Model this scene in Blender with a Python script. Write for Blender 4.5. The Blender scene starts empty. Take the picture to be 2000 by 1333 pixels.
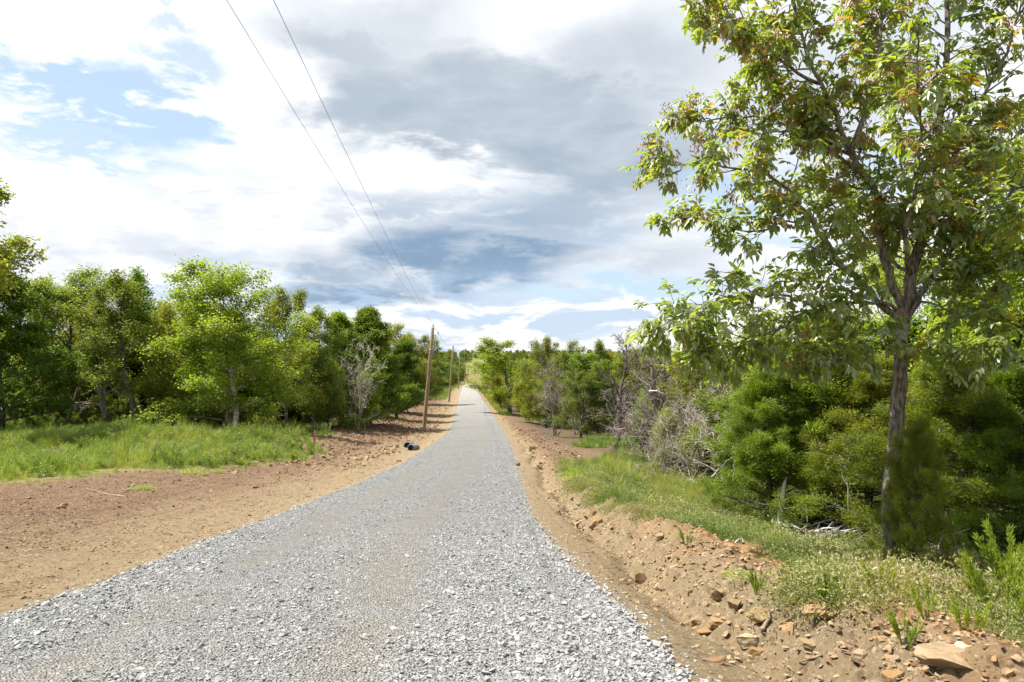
import bpy, bmesh, math, random
import numpy as np
from mathutils import Vector, Matrix, Euler
R_ = math.radians
SC = bpy.context.scene
COL = SC.collection
F = 2000 * 24 / 36.0          # focal length in pixels of the 2000 px wide photograph
CZ = 1.5                      # eye height above the ground under the camera
PITCH = math.atan(28.5 / F)

# ------------------------------------------------------------------ camera, sky, sun, exposure
cam = bpy.data.objects.new('camera', bpy.data.cameras.new('camera'))
COL.objects.link(cam)
cam.data.lens = 24; cam.data.sensor_width = 36
cam.data.clip_start = 0.05; cam.data.clip_end = 6000
cam.location = (0, 0, CZ)
cam.rotation_euler = (math.pi / 2 + PITCH, 0, 0)
SC.camera = cam
SC.view_settings.view_transform = 'Standard'
SC.view_settings.look = 'None'
SC.view_settings.gamma = 1.0
SC.view_settings.use_curve_mapping = False
SC.view_settings.exposure = 1.15
SC.cycles.use_denoising = True
SC.cycles.max_bounces = 7; SC.cycles.diffuse_bounces = 4; SC.cycles.glossy_bounces = 2
SC.cycles.transmission_bounces = 4; SC.cycles.transparent_max_bounces = 4
SC.cycles.caustics_reflective = False; SC.cycles.caustics_refractive = False

SUN = Vector((-0.87, 0.05, 1.50)).normalized()
SUN_EL = math.asin(SUN.z); SUN_AZ = math.atan2(SUN.x, SUN.y)
sun = bpy.data.objects.new('sun', bpy.data.lights.new('sun', 'SUN'))
COL.objects.link(sun)
sun.data.energy = 5.0; sun.data.angle = R_(0.53); sun.data.color = (1.0, 0.955, 0.88)
sun.rotation_euler = SUN.to_track_quat('Z', 'Y').to_euler()
sun.location = (-30, 20, 60)


class NT:
    """tiny node-tree helper: sockets or plain numbers go in, sockets come out"""
    def __init__(s, tree):
        s.t = tree; s.t.nodes.clear()

    def put(s, sock, v):
        if v is None: return
        if isinstance(v, bpy.types.NodeSocket): s.t.links.new(v, sock)
        elif isinstance(v, (tuple, list)) and sock.type == 'RGBA' and len(v) == 3: sock.default_value = (*v, 1)
        else: sock.default_value = v

    def node(s, typ, ins=None, **props):
        n = s.t.nodes.new(typ)
        for k, v in props.items(): setattr(n, k, v)
        for k, v in (ins or {}).items(): s.put(n.inputs[k], v)
        return n

    def m(s, op, a, b=None, c=None, clamp=False):
        n = s.node('ShaderNodeMath', operation=op, use_clamp=clamp)
        for i, v in enumerate((a, b, c)): s.put(n.inputs[i], v)
        return n.outputs[0]

    def vm(s, op, a, b=None, out=0):
        n = s.node('ShaderNodeVectorMath', operation=op)
        s.put(n.inputs[0], a); s.put(n.inputs[1], b)
        return n.outputs[out]

    def mix(s, f, a, b, blend='MIX'):
        n = s.node('ShaderNodeMix', data_type='RGBA', blend_type=blend)
        s.put(n.inputs[0], f); s.put(n.inputs[6], a); s.put(n.inputs[7], b)
        return n.outputs[2]

    def ss(s, lo, hi, v):
        n = s.node('ShaderNodeMapRange', interpolation_type='SMOOTHSTEP')
        for i, x in enumerate((v, lo, hi, 0.0, 1.0)): s.put(n.inputs[i], x)
        return n.outputs[0]

    def noise(s, vec, scale, detail=4, rough=0.55, dist=0.0, out='Fac'):
        n = s.node('ShaderNodeTexNoise', {'Scale': scale, 'Detail': detail, 'Roughness': rough, 'Distortion': dist})
        s.put(n.inputs['Vector'], vec)
        return n.outputs[out]

    def attr(s, name, kind='GEOMETRY', out='Fac'):
        return s.node('ShaderNodeAttribute', attribute_name=name, attribute_type=kind).outputs[out]


def make_world():
    w = bpy.data.worlds.new('World'); SC.world = w; w.use_nodes = True
    T = NT(w.node_tree)
    dirn = T.node('ShaderNodeTexCoord').outputs['Generated']
    sky = T.node('ShaderNodeTexSky', sky_type='NISHITA', sun_disc=False, sun_elevation=SUN_EL, sun_rotation=SUN_AZ,
                 air_density=1.0, dust_density=1.0, ozone_density=1.0).outputs[0]
    sp = T.node('ShaderNodeSeparateXYZ', {0: dirn})
    x, y, z = sp.outputs
    zz = T.m('MAXIMUM', z, 0.0)
    az = T.m('ARCTAN2', x, y)                       # 0 = straight down the road
    el = T.m('ARCSINE', zz)
    inv = T.m('DIVIDE', 1.0, T.m('ADD', zz, 0.13))
    p = T.node('ShaderNodeCombineXYZ', {0: T.m('MULTIPLY', x, inv), 1: T.m('MULTIPLY', y, inv), 2: 0.37}).outputs[0]   # the cloud deck seen from below
    n1 = T.noise(p, 0.80, 8, 0.55, 0.3)
    n2 = T.noise(T.vm('ADD', p, (7.3, 2.1, 4.0)), 1.8, 8, 0.56, 0.3)
    n3 = T.noise(T.vm('ADD', p, (3.3, 9.1, 1.0)), 4.2, 8, 0.62, 0.3)
    q3 = T.node('ShaderNodeCombineXYZ', {0: T.m('MULTIPLY', az, 8.0), 1: T.m('MULTIPLY', el, 20.0), 2: 5.2}).outputs[0]
    lowf = T.ss(0.26, 0.10, el)
    n3 = T.m('ADD', T.m('MULTIPLY', n3, T.m('SUBTRACT', 1.0, lowf)), T.m('MULTIPLY', T.noise(q3, 1.3, 8, 0.6, 0.1), lowf))
    n2 = T.m('ADD', T.m('MULTIPLY', n2, T.m('SUBTRACT', 1.0, lowf)), T.m('MULTIPLY', T.noise(T.vm('ADD', q3, (9.0, 3.0, 0.0)), 0.7, 8, 0.56, 0.1), lowf))
    w1 = T.m('SUBTRACT', n1, 0.5); w2 = T.m('SUBTRACT', n2, 0.5); w3 = T.m('SUBTRACT', n3, 0.5)
    azw = T.m('ADD', az, T.m('ADD', T.m('MULTIPLY', w2, 0.30), T.m('MULTIPLY', w3, 0.22)))
    elw = T.m('ADD', el, T.m('MULTIPLY', T.m('ADD', T.m('MULTIPLY', w1, 0.16), T.m('MULTIPLY', w3, 0.15)), T.m('ADD', .35, T.m('MULTIPLY', el, 1.9))))

    def blob(px, py, rx, ry, amt=1.0, soft=.6, tilt=0.0):
        """a soft-edged bank of the cloud deck round one compass bearing and height"""
        a0 = math.atan2(px - 1000, F); e0 = math.atan((695 - py) / math.hypot(F, px - 1000))
        sa = rx / F * math.cos(a0) ** 2; se = ry / F * math.cos(a0) * math.cos(e0) ** 2
        da = T.m('MULTIPLY', T.m('SUBTRACT', azw, a0), 1 / sa)
        de = T.m('MULTIPLY', T.m('SUBTRACT', elw, e0), 1 / se)
        if tilt: de = T.m('ADD', de, T.m('MULTIPLY', da, tilt))
        d = T.m('SQRT', T.m('ADD', T.m('MULTIPLY', da, da), T.m('MULTIPLY', de, de)))
        return T.m('MULTIPLY', T.ss(1.0 + soft, 1.0 - soft, d), amt)

    def union(lst):
        r = lst[0]
        for q in lst[1:]: r = T.m('MAXIMUM', r, q)
        return r
    gaps = union([blob(235, 215, 150, 115, 1, .30), blob(70, 150, 150, 75, 1, .35), blob(120, 280, 170, 45, .9, .4), blob(345, 95, 75, 50, .8, .5), blob(330, 8, 70, 22, .7, .6),
                  blob(1190, 570, 190, 34, 1, .4), blob(1440, 395, 130, 60, .9, .5), blob(1480, 470, 90, 30, .7, .6), blob(600, 605, 110, 16, .6, .6), blob(1330, 610, 120, 20, .8, .6), blob(1750, 330, 160, 60, .7, .6)])
    grey = union([blob(1000, 215, 360, 140, .95, .5, .10), blob(1170, 310, 290, 110, 1.0, .40, .12), blob(700, 215, 150, 85, .90, .6), blob(690, 90, 170, 90, .75, .6), blob(850, 60, 250, 100, .55, .7),
                  blob(1270, 110, 200, 150, .72, .7), blob(1600, 150, 260, 200, .6, .8), blob(1230, 360, 110, 45, .8, .6)])
    slate = union([blob(910, 505, 250, 62, 1.0, .4, -.05), blob(1030, 445, 230, 52, .72, .6), blob(700, 515, 250, 48, .75, .6), blob(640, 575, 210, 30, .95, .4), blob(860, 420, 200, 36, .6, .6), blob(1220, 500, 200, 46, .5, .7)])
    mott = union([blob(480, 370, 230, 60, .50, .8), blob(330, 450, 300, 50, .55, .8), blob(80, 500, 160, 50, .6, .8), blob(560, 450, 170, 55, .5, .8)])
    mott = T.m('MULTIPLY', mott, T.ss(.40, .60, n3))
    white_lift = union([blob(800, 335, 120, 55, 1.0, .6, .25), blob(1020, 25, 90, 45, .8, .8), blob(480, 150, 140, 170, 1.0, .7)])
    q = T.node('ShaderNodeCombineXYZ', {0: T.m('MULTIPLY', az, 7.0), 1: T.m('MULTIPLY', el, 24.0), 2: 1.7}).outputs[0]
    n4 = T.noise(q, 1.0, 7, 0.58, 0.5)                # banks of far cumulus stacked low over the horizon
    low = T.m('MULTIPLY', T.m('MULTIPLY', T.ss(0.15, 0.07, el), T.ss(0.47, 0.56, n4)), 0.80)
    front = T.m('MULTIPLY', T.ss(1.25, 0.8, T.m('ABSOLUTE', az)), T.ss(1.0, 0.62, el))
    back = T.m('SUBTRACT', 1.0, front)
    cov_all = T.ss(0.40, 0.56, T.m('ADD', n1, T.m('MULTIPLY', w3, 0.25)))
    dark_all = T.m('MULTIPLY', T.ss(0.52, 0.70, n1), 0.60)
    cov_f = T.m('SUBTRACT', 1.0, T.m('MULTIPLY', gaps, T.ss(0.62, 0.49, T.m('ADD', n3, T.m('MULTIPLY', w2, .4)))), clamp=True)
    cov_f = T.m('SUBTRACT', cov_f, T.m('MULTIPLY', T.ss(0.46, 0.34, n2), 0.22), clamp=True)
    cov = T.m('ADD', T.m('MULTIPLY', cov_f, front), T.m('MULTIPLY', cov_all, back), clamp=True)
    body = T.m('MULTIPLY', T.ss(0.42, 0.64, T.m('ADD', T.m('MULTIPLY', n2, 0.55), T.m('MULTIPLY', n3, 0.45))), 0.42)
    soft = T.m('ADD', 0.74, T.m('MULTIPLY', T.ss(0.34, 0.62, n2), 0.26))
    gm = T.m('MULTIPLY', T.m('MULTIPLY', grey, soft), T.m('SUBTRACT', 1.0, T.m('MULTIPLY', white_lift, .8)))
    bm = T.m('MULTIPLY', slate, T.m('ADD', 0.68, T.m('MULTIPLY', T.ss(0.36, 0.56, n3), 0.32)))
    c = T.mix(body, (1.17, 1.175, 1.18), (0.72, 0.79, 0.88))
    c = T.mix(T.m('MULTIPLY', lowf, T.m('MULTIPLY', front, .85)), c, T.mix(body, (1.06, 1.06, 1.06), (0.80, 0.86, 0.92)))
    c = T.mix(T.m('MULTIPLY', dark_all, back), c, (0.80, 0.86, 0.92))
    c = T.mix(T.m('MULTIPLY', mott, front), c, (0.60, 0.68, 0.82))
    c = T.mix(T.m('MULTIPLY', gm, front), c, (0.42, 0.505, 0.605))
    c = T.mix(T.m('MULTIPLY', bm, front), c, (0.265, 0.39, 0.555))
    c = T.mix(low, c, (0.52, 0.68, 0.88))
    k = 1.0 / WORLD_K
    cl = T.vm('SCALE', c); cl.node.inputs['Scale'].default_value = k * CLOUD
    veil = T.vm('ADD', T.vm('MULTIPLY', sky, (0.27, 0.27, 0.27)), (0.20 * k, 0.255 * k, 0.31 * k))
    col = T.mix(cov, veil, cl)
    bg = T.node('ShaderNodeBackground', {'Color': col, 'Strength': WORLD_K})
    T.t.links.new(bg.outputs[0], T.node('ShaderNodeOutputWorld').inputs[0])
    w.cycles.sampling_method = 'MANUAL'; w.cycles.sample_map_resolution = 512


WORLD_K = 0.1
CLOUD = 0.47
make_world()

# ------------------------------------------------------------------ numpy helpers
_prm = np.random.RandomState(11).permutation(512)
_prm = np.concatenate([_prm, _prm, _prm])
_ga = np.random.RandomState(5).rand(512) * 2 * np.pi
_gx, _gy = np.cos(_ga), np.sin(_ga)


def pn(x, y):
    x = np.asarray(x, float); y = np.asarray(y, float)
    xi = np.floor(x).astype(int); yi = np.floor(y).astype(int)
    xf = x - xi; yf = y - yi
    u = xf * xf * xf * (xf * (xf * 6 - 15) + 10); v = yf * yf * yf * (yf * (yf * 6 - 15) + 10)
    def g(ix, iy, fx, fy):
        h = _prm[(_prm[ix & 511] + iy) & 511]
        return _gx[h] * fx + _gy[h] * fy
    a = g(xi, yi, xf, yf); b = g(xi + 1, yi, xf - 1, yf); c = g(xi, yi + 1, xf, yf - 1); d = g(xi + 1, yi + 1, xf - 1, yf - 1)
    return ((a * (1 - u) + b * u) * (1 - v) + (c * (1 - u) + d * u) * v) * 1.5


def fbm(x, y, o=4, gain=0.5, ridged=False):
    s = 0; a = 1; t = 0
    for i in range(o):
        n = pn(x * 2 ** i + 17.3 * i, y * 2 ** i - 9.1 * i)
        s = s + a * ((1 - 2 * np.abs(n)) if ridged else n); t += a; a *= gain
    return s / t


def sst(a, b, x):
    t = np.clip((np.asarray(x, float) - a) / (b - a), 0, 1)
    return t * t * (3 - 2 * t)


# ------------------------------------------------------------------ the lie of the land
_py = [0, 4, 6, 10.2, 14, 20.5, 33, 60, 77, 109, 202, 271, 345, 450, 540, 620, 700, 800, 900, 1100, 1600]
_pz = [-1.5, -1.92, -2.24, -2.80, -3.25, -3.95, -5.05, -6.9, -7.7, -8.6, -10.9, -11.9, -14.6, -16.0, -15.4, -12.5, -9.2, -5.2, -3.2, -3.0, -3.5]
_ly = np.linspace(math.log(3), math.log(1700), 900)
_lz = np.interp(np.exp(_ly) - 3, _py, _pz)
_k = np.exp(-0.5 * (np.arange(-40, 41) / 13.0) ** 2); _k /= _k.sum()
_lz = np.convolve(np.pad(_lz, 40, mode='edge'), _k, mode='valid')
_lz = np.where(_ly < math.log(7), np.interp(np.exp(_ly) - 3, _py, _pz), _lz)
_cy = [-10, 0, 4, 6, 10, 14, 20, 33, 60, 77, 109, 202, 271, 345, 450, 540, 620, 800, 1600]
_cx = [-1.5, -1.55, -1.6, -1.66, -2.02, -2.22, -2.30, -2.38, -3.1, -4.0, -6.25, -12.5, -16.85, -20.5, -24.5, -27.5, -30, -33, -36]
_cl = np.interp(np.exp(_ly) - 3, _cy, _cx); _cl = np.convolve(np.pad(_cl, 40, mode='edge'), _k, mode='valid')


def prof(Y):
    Y = np.asarray(Y, float)
    return CZ + np.where(Y < 0, -1.5 - 0.105 * Y, np.interp(np.log(np.maximum(Y, 0) + 3), _ly, _lz))


def xc(Y):
    return np.interp(np.log(np.maximum(np.asarray(Y, float), 0) + 3), _ly, _cl)


def base_z(X, Y):
    """smooth ground without clods"""
    X = np.asarray(X, float); Y = np.asarray(Y, float)
    d = X - xc(Y); a = np.abs(d)
    z = prof(Y) - 0.10 * sst(2.6, 3.3, a)
    z = z + sst(-4, -14, d) * 0.75 * sst(20, 50, Y) * (1 - sst(150, 300, Y))
    z = z + sst(-3.5, -12, d) * 0.25 * (1 - sst(18, 40, Y))
    w = 1 - sst(28, 70, Y)
    mean = 0.34 * fbm(Y * .23, 0 * Y + 4.4, 3) + 0.10 * fbm(Y * 1.3, 0 * Y + 9.4, 2)
    z = z - 0.20 * np.exp(-((d - 3.55 - mean) / 0.20) ** 2) * w
    z = z + 0.27 * np.exp(-((d - 4.45 - mean) / 0.50) ** 2) * w * (1 + .8 * fbm(X * .8, Y * .8, 3))
    z = z - 0.50 * sst(5.2, 8.5, d) * w * sst(3, 9, Y)
    z = z - 0.55 * sst(4, 9, d) * sst(40, 70, Y) * (1 - sst(150, 260, Y))
    z = z + 0.30 * fbm(X / 9, Y / 9, 2) * sst(4.5, 9, a)
    z = z + (0.75 * np.exp(-((X + 22) / 4.5) ** 2 - ((Y - 37) / 5.0) ** 2) + 0.45 * np.exp(-((X + 31) / 4) ** 2 - ((Y - 33) / 4) ** 2) + .35 * np.exp(-((X + 13.5) / 2.2) ** 2 - ((Y - 41) / 4) ** 2))
    z = z + sst(60, 300, np.abs(d)) * 4.0 * (1 - sst(500, 800, Y))
    return z


def ground_z(X, Y):
    X = np.asarray(X, float); Y = np.asarray(Y, float)
    d = X - xc(Y); a = np.abs(d)
    z = base_z(X, Y)
    off = sst(2.7, 3.1, a)
    amp = 0.024 + 0.17 * sst(3.2, 3.8, d) * (1 - sst(6.5, 8, d)) * (1 - sst(40, 90, Y))
    amp = amp + 0.20 * sst(-3.2, -4.5, d) * sst(24, 38, Y) + 0.012 * sst(-3.5, -6, d)
    z = z + off * amp * (fbm(X * 1.7, Y * 1.7, 5, 0.62) * 1.1 + 0.5 * fbm(X * 2.6 + 40, Y * 2.6, 3, .55, True) - 0.25)
    blade = fbm((d + .3 * np.sin(Y * .15)) * 2.4, Y * .16 + 8, 4) * .06 * sst(-3.0, -3.8, d) * (1 - sst(40, 60, Y))
    z = z + blade
    bk = sst(3.2, 3.8, d) * (1 - sst(6.2, 7.4, d)) * (1 - sst(14, 22, Y))
    z = z + bk * (.050 * fbm(X * 5.5, Y * 5.5, 3, .6, True) - .02 + .03 * fbm(X * 9, Y * 9, 2))
    # wheel ruts left of the road
    z = z - 0.05 * np.exp(-((d + 6.6 + 0.25 * np.sin(Y * .8)) / 0.22) ** 2) * (1 - sst(18, 26, Y))
    return z


def ray(px, py):
    v = (666.5 - py) / F; u = (px - 1000) / F
    return Vector((u, math.cos(PITCH) - v * math.sin(PITCH), math.sin(PITCH) + v * math.cos(PITCH)))


def P(px, py, Y):
    r = ray(px, py)
    return Vector((r.x / r.y * Y, Y, CZ + r.z / r.y * Y))


_ys = np.geomspace(2.0, 900, 3000)


def G(px, py):
    r = ray(px, py)
    X = r.x / r.y * _ys; Z = CZ + r.z / r.y * _ys
    hit = np.nonzero(base_z(X, _ys) >= Z)[0]
    i = hit[0] if len(hit) else len(_ys) - 1
    return Vector((X[i], _ys[i], float(ground_z(X[i], _ys[i]))))


def sd_poly(X, Y, poly):
    """signed distance, positive inside"""
    X = np.asarray(X, float); Y = np.asarray(Y, float)
    d2 = np.full(X.shape, 1e18); ins = np.zeros(X.shape, bool)
    n = len(poly)
    for i in range(n):
        x1, y1 = poly[i]; x2, y2 = poly[(i + 1) % n]
        ex, ey = x2 - x1, y2 - y1; L = ex * ex + ey * ey + 1e-12
        t = np.clip(((X - x1) * ex + (Y - y1) * ey) / L, 0, 1)
        d2 = np.minimum(d2, (X - x1 - t * ex) ** 2 + (Y - y1 - t * ey) ** 2)
        ins ^= ((y1 > Y) != (y2 > Y)) & (X < ex * (Y - y1) / (ey if ey != 0 else 1e-12) + x1)
    return np.where(ins, 1, -1) * np.sqrt(d2)


def gp(*pts): return [tuple(G(*p)[:2]) for p in pts]


MEADOW = gp((-500, 968), (-60, 950), (60, 943), (130, 936), (330, 920), (480, 914), (600, 902), (640, 882), (612, 868), (655, 852), (640, 838), (560, 838), (380, 838)) \
    + [(-21, 56), (-30, 60), (-60, 52), (-70, 30)]
LFOREST = [(-15.0, 60), (-17, 80), (-19.5, 110), (-26, 200), (-31, 330), (-40, 480), (-60, 640), (-400, 640), (-400, 40), (-60, 44), (-33, 44), (-22, 48)]
RBANK = gp((1098, 912), (1180, 895), (1290, 862), (1400, 850), (1700, 930), (2100, 1010), (2300, 1180), (1990, 1265), (1880, 1195), (1720, 1205), (1590, 1190),
           (1560, 1130), (1500, 1075), (1440, 1060), (1330, 1040), (1230, 1000), (1170, 985), (1110, 940))
RGREEN = gp((1010, 800), (1060, 802), (1140, 822), (1145, 836), (1090, 838), (1030, 815))
RGREEN2 = gp((1120, 872), (1180, 853), (1260, 850), (1230, 868), (1150, 876))
RFOREST = [(2.5, 55), (6, 44), (10, 30), (14, 20), (9.5, 13), (30, 6), (300, 20), (300, 640), (-10, 640), (-15, 330), (-8, 200), (0.5, 95)]
PILE = gp((1500, 1020), (1540, 1005), (1700, 1000), (1760, 1030), (1720, 1068), (1600, 1072), (1530, 1058))
FARFIELD = [(-62, 560), (-62, 830), (-18, 830), (-14, 560)]


def masks(X, Y):
    nx = X + 0.35 * fbm(X * 1.3, Y * 1.3, 3) * np.clip(Y / 12, .6, 4); ny = Y + 0.5 * fbm(X * .9 + 50, Y * .9, 3) * np.clip(Y / 10, .6, 4)
    d = X - xc(Y)
    sof = np.clip(Y * 0.02, .12, 3)
    def s(poly): return np.clip(0.5 + sd_poly(nx, ny, poly) / sof * 0.5, 0, 1)
    mea = s(MEADOW)
    fr = np.maximum(s(LFOREST), s(RFOREST))
    grr = np.maximum(np.maximum(s(RBANK), s(RGREEN)), s(RGREEN2))
    far = s(FARFIELD)
    k5 = 2.6 * sst(170, 260, Y) + 4 * sst(335, 360, Y)
    fs = sst(150, 230, Y) * np.maximum(sst(-5.5 + k5, -8 + k5, d), sst(3.5 - .6 * np.minimum(k5, 2.6) / 2.6 - 4 * sst(335, 360, Y), 5 - np.minimum(k5, 2.6) / 2.6 - 4 * sst(335, 360, Y), d))
    pile = s(PILE)
    grr = grr * (1 - pile); fr = np.maximum(fr, pile * .85)
    grr = np.maximum(grr, sst(7.5, 10, d) * (1 - fr) * (1 - sst(30, 50, Y)))
    grass = np.clip(np.maximum(np.maximum(mea, grr), np.maximum(fs, far)), 0, 1)
    litter = fr * (1 - far)
    red = sst(-3.6, -7.5, d + 1.0 * fbm(X * .5, Y * .5, 3)) * (0.85 + 0.15 * fbm(X * 1.1, Y * 1.1, 3))
    red = np.where(d < 0, red, sst(60, 20, Y) * sst(5.0, 9.0, d + fbm(X * .6, Y * .6, 3)) * .8)
    red = np.maximum(red, np.where(d > 0, sst(18, 26, Y) * sst(3.4, 4.4, d) * .8, 0))
    orange = sst(3.9, 5.0, d + .8 * fbm(X * 1.2, Y * 1.2, 3)) * (1 - sst(9, 16, Y)) * (1 - sst(7.5, 10, d))
    return grass, litter, np.clip(red, 0, 1), np.clip(orange, 0, 1), far


# ------------------------------------------------------------------ mesh helpers
def new_mesh(name, verts, faces, mats=(), attrs=None, fattrs=None, midx=None, smooth=False):
    """faces: list of int arrays (n,3) or (n,4)"""
    me = bpy.data.meshes.new(name)
    verts = np.ascontiguousarray(verts, dtype=np.float32).reshape(-1, 3)
    faces = [np.asarray(f, dtype=np.int32) for f in faces if len(f)]
    loops = np.concatenate([f.ravel() for f in faces]); tot = np.concatenate([np.full(len(f), f.shape[1], np.int32) for f in faces])
    start = np.concatenate([[0], np.cumsum(tot)[:-1]]).astype(np.int32)
    me.vertices.add(len(verts)); me.vertices.foreach_set('co', verts.ravel())
    me.loops.add(len(loops)); me.loops.foreach_set('vertex_index', loops)
    me.polygons.add(len(tot)); me.polygons.foreach_set('loop_start', start)
    if smooth: me.polygons.foreach_set('use_smooth', np.ones(len(tot), bool))
    if midx is not None: me.polygons.foreach_set('material_index', np.asarray(midx, np.int32))
    for k, v in (attrs or {}).items():
        a = me.attributes.new(k, 'FLOAT', 'POINT'); a.data.foreach_set('value', np.asarray(v, np.float32))
    for k, v in (fattrs or {}).items():
        a = me.attributes.new(k, 'FLOAT', 'FACE'); a.data.foreach_set('value', np.asarray(v, np.float32))
    for m in mats: me.materials.append(m)
    me.update(calc_edges=True)
    return me


def link(name, me, parent=None, loc=None, **props):
    o = bpy.data.objects.new(name, me); COL.objects.link(o)
    if parent is not None: o.parent = parent
    if loc is not None: o.location = loc
    for k, v in props.items(): o[k] = v
    return o


def thing(name, loc, label, cat, group=None, rz=0.0):
    o = bpy.data.objects.new(name, None); COL.objects.link(o)
    o.empty_display_size = 0.3
    o.location = loc; o.rotation_euler = (0, 0, rz); o['label'] = label; o['category'] = cat
    if group: o['group'] = group
    return o


def tag(o, label, cat, group=None):
    o['label'] = label; o['category'] = cat
    if group: o['group'] = group
    return o


class Tubes:
    """collects tapering round limbs into one mesh"""
    def __init__(s): s.v = []; s.q = []; s.t = []; s.n = 0; s.tint = []
    def add(s, pts, rad, sides=5, tint=0.5, cap=True):
        pts = np.asarray(pts, float); rad = np.broadcast_to(np.asarray(rad, float), (len(pts),))
        tg = np.gradient(pts, axis=0); tg /= np.linalg.norm(tg, axis=1, keepdims=True) + 1e-9
        up = np.where(np.abs(tg[:, 2:3]) < .9, np.array([[0, 0, 1.0]]), np.array([[1.0, 0, 0]]))
        if np.abs(tg[:, 2]).max() > .9: up = np.repeat([[0.83, 0.55, 0.0]], len(pts), 0)
        a = np.cross(tg, up); a /= np.linalg.norm(a, axis=1, keepdims=True) + 1e-9
        b = np.cross(tg, a)
        th = np.arange(sides) * 2 * np.pi / sides
        ring = pts[:, None] + rad[:, None, None] * (a[:, None] * np.cos(th)[None, :, None] + b[:, None] * np.sin(th)[None, :, None])
        s.v.append(ring.reshape(-1, 3))
        i = np.arange(len(pts) - 1)[:, None] * sides + np.arange(sides)[None]
        j = np.arange(len(pts) - 1)[:, None] * sides + (np.arange(sides) + 1)[None] % sides
        s.q.append(np.stack([i, j, j + sides, i + sides], -1).reshape(-1, 4) + s.n)
        s.tint.append(np.full((len(pts) - 1) * sides, tint))
        s.n += len(pts) * sides
        if cap and sides >= 4:
            s.v.append(pts[[0, -1]]); e0 = s.n; l0 = s.n - sides; f0 = s.n - len(pts) * sides
            k = np.arange(sides)
            s.t.append(np.stack([f0 + (k + 1) % sides, f0 + k, np.full(sides, e0)], -1)); s.t.append(np.stack([l0 + k, l0 + (k + 1) % sides, np.full(sides, e0 + 1)], -1))
            s.n += 2
    def mesh(s, name, mat, smooth=True):
        fs = [np.concatenate(s.q)]
        if s.t: fs.append(np.concatenate(s.t))
        ft = np.concatenate([np.concatenate(s.tint), np.full(len(fs[1]) if len(fs) > 1 else 0, .5)])
        return new_mesh(name, np.concatenate(s.v), fs, [mat], fattrs={'tint': ft}, smooth=smooth)


def leaf_mesh(name, c, d, nrm, L, W, tint, mat, hexa=False):
    """one folded blade per leaf: base c, direction d, face normal nrm"""
    c, d, nrm = (np.asarray(a, float) for a in (c, d, nrm))
    d = d / (np.linalg.norm(d, axis=1, keepdims=True) + 1e-9)
    s = np.cross(d, nrm); s /= np.linalg.norm(s, axis=1, keepdims=True) + 1e-9
    n = np.cross(s, d)
    L = np.asarray(L)[:, None]; W = np.asarray(W)[:, None]
    N = len(c); k = np.arange(N)[:, None]
    if hexa:
        v = np.stack([c, c + d * L * .3 + s * W * .46 + n * W * .16, c + d * L * .68 + s * W * .34 + n * W * .10 - n * L * .05, c + d * L - n * L * .16,
                      c + d * L * .68 - s * W * .34 + n * W * .10 - n * L * .05, c + d * L * .3 - s * W * .46 + n * W * .16], 1)
        q = np.concatenate([k * 6 + np.array([[0, 1, 2, 3]]), k * 6 + np.array([[0, 3, 4, 5]])])
        return new_mesh(name, v.reshape(-1, 3), [q], [mat], fattrs={'tint': np.concatenate([tint, tint])})
    v = np.stack([c, c + d * L * .45 + s * W * .5 + n * W * .15, c + d * L - n * L * .1, c + d * L * .45 - s * W * .5 + n * W * .15], 1)
    t = np.concatenate([k * 4 + np.array([[0, 1, 2]]), k * 4 + np.array([[0, 2, 3]])])
    return new_mesh(name, v.reshape(-1, 3), [t], [mat], fattrs={'tint': np.concatenate([tint, tint])})


def unit(v): return v / (np.linalg.norm(v) + 1e-9)
def rvec(rng): v = rng.normal(size=3); return v / np.linalg.norm(v)


# ------------------------------------------------------------------ materials
def mat(name):
    m = bpy.data.materials.new(name); m.use_nodes = True
    return m, NT(m.node_tree)


def finish(m, T, col, rough=0.9, bump=None, strength=0.3, dist=0.02, spec=0.25):
    b = T.node('ShaderNodeBsdfPrincipled', {'Base Color': col, 'Roughness': rough, 'Specular IOR Level': spec})
    if bump is not None:
        T.put(b.inputs['Normal'], T.node('ShaderNodeBump', {'Strength': strength, 'Distance': dist, 'Height': bump}).outputs[0])
    T.t.links.new(b.outputs[0], T.node('ShaderNodeOutputMaterial').inputs[0])
    return m


def leaf_mat(name, stops, trans=0.48, gloss=0.06, rough=0.42, inst=False):
    m, T = mat(name)
    t = T.attr('tint', 'INSTANCER') if inst else T.attr('tint')
    oi = T.node('ShaderNodeObjectInfo')
    geo = T.node('ShaderNodeNewGeometry')
    rp = T.node('ShaderNodeValToRGB', {0: t}); cr = rp.color_ramp
    while len(cr.elements) < len(stops): cr.elements.new(0.5)
    for e, (p, c) in zip(cr.elements, stops): e.position = p; e.color = (*c, 1)
    col = rp.outputs[0]
    if not inst: col = T.mix(1.0, col, oi.outputs['Color'], 'MULTIPLY')
    else:
        hv = T.node('ShaderNodeHueSaturation', {'Value': T.m('ADD', 0.72, T.m('MULTIPLY', oi.outputs['Random'], 0.6)), 'Color': col}); col = hv.outputs[0]
    dif = T.node('ShaderNodeBsdfDiffuse', {'Color': col})
    tr = T.node('ShaderNodeBsdfTranslucent', {'Color': T.mix(1.0, col, (1.55, 1.6, 0.62), 'MULTIPLY')})
    mx = T.node('ShaderNodeMixShader', {0: trans, 1: dif.outputs[0], 2: tr.outputs[0]})
    gl = T.node('ShaderNodeBsdfGlossy', {'Color': (1, 1, 1), 'Roughness': rough})
    mx2 = T.node('ShaderNodeMixShader', {0: gloss, 1: mx.outputs[0], 2: gl.outputs[0]})
    T.t.links.new(mx2.outputs[0], T.node('ShaderNodeOutputMaterial').inputs[0])
    return m


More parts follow.
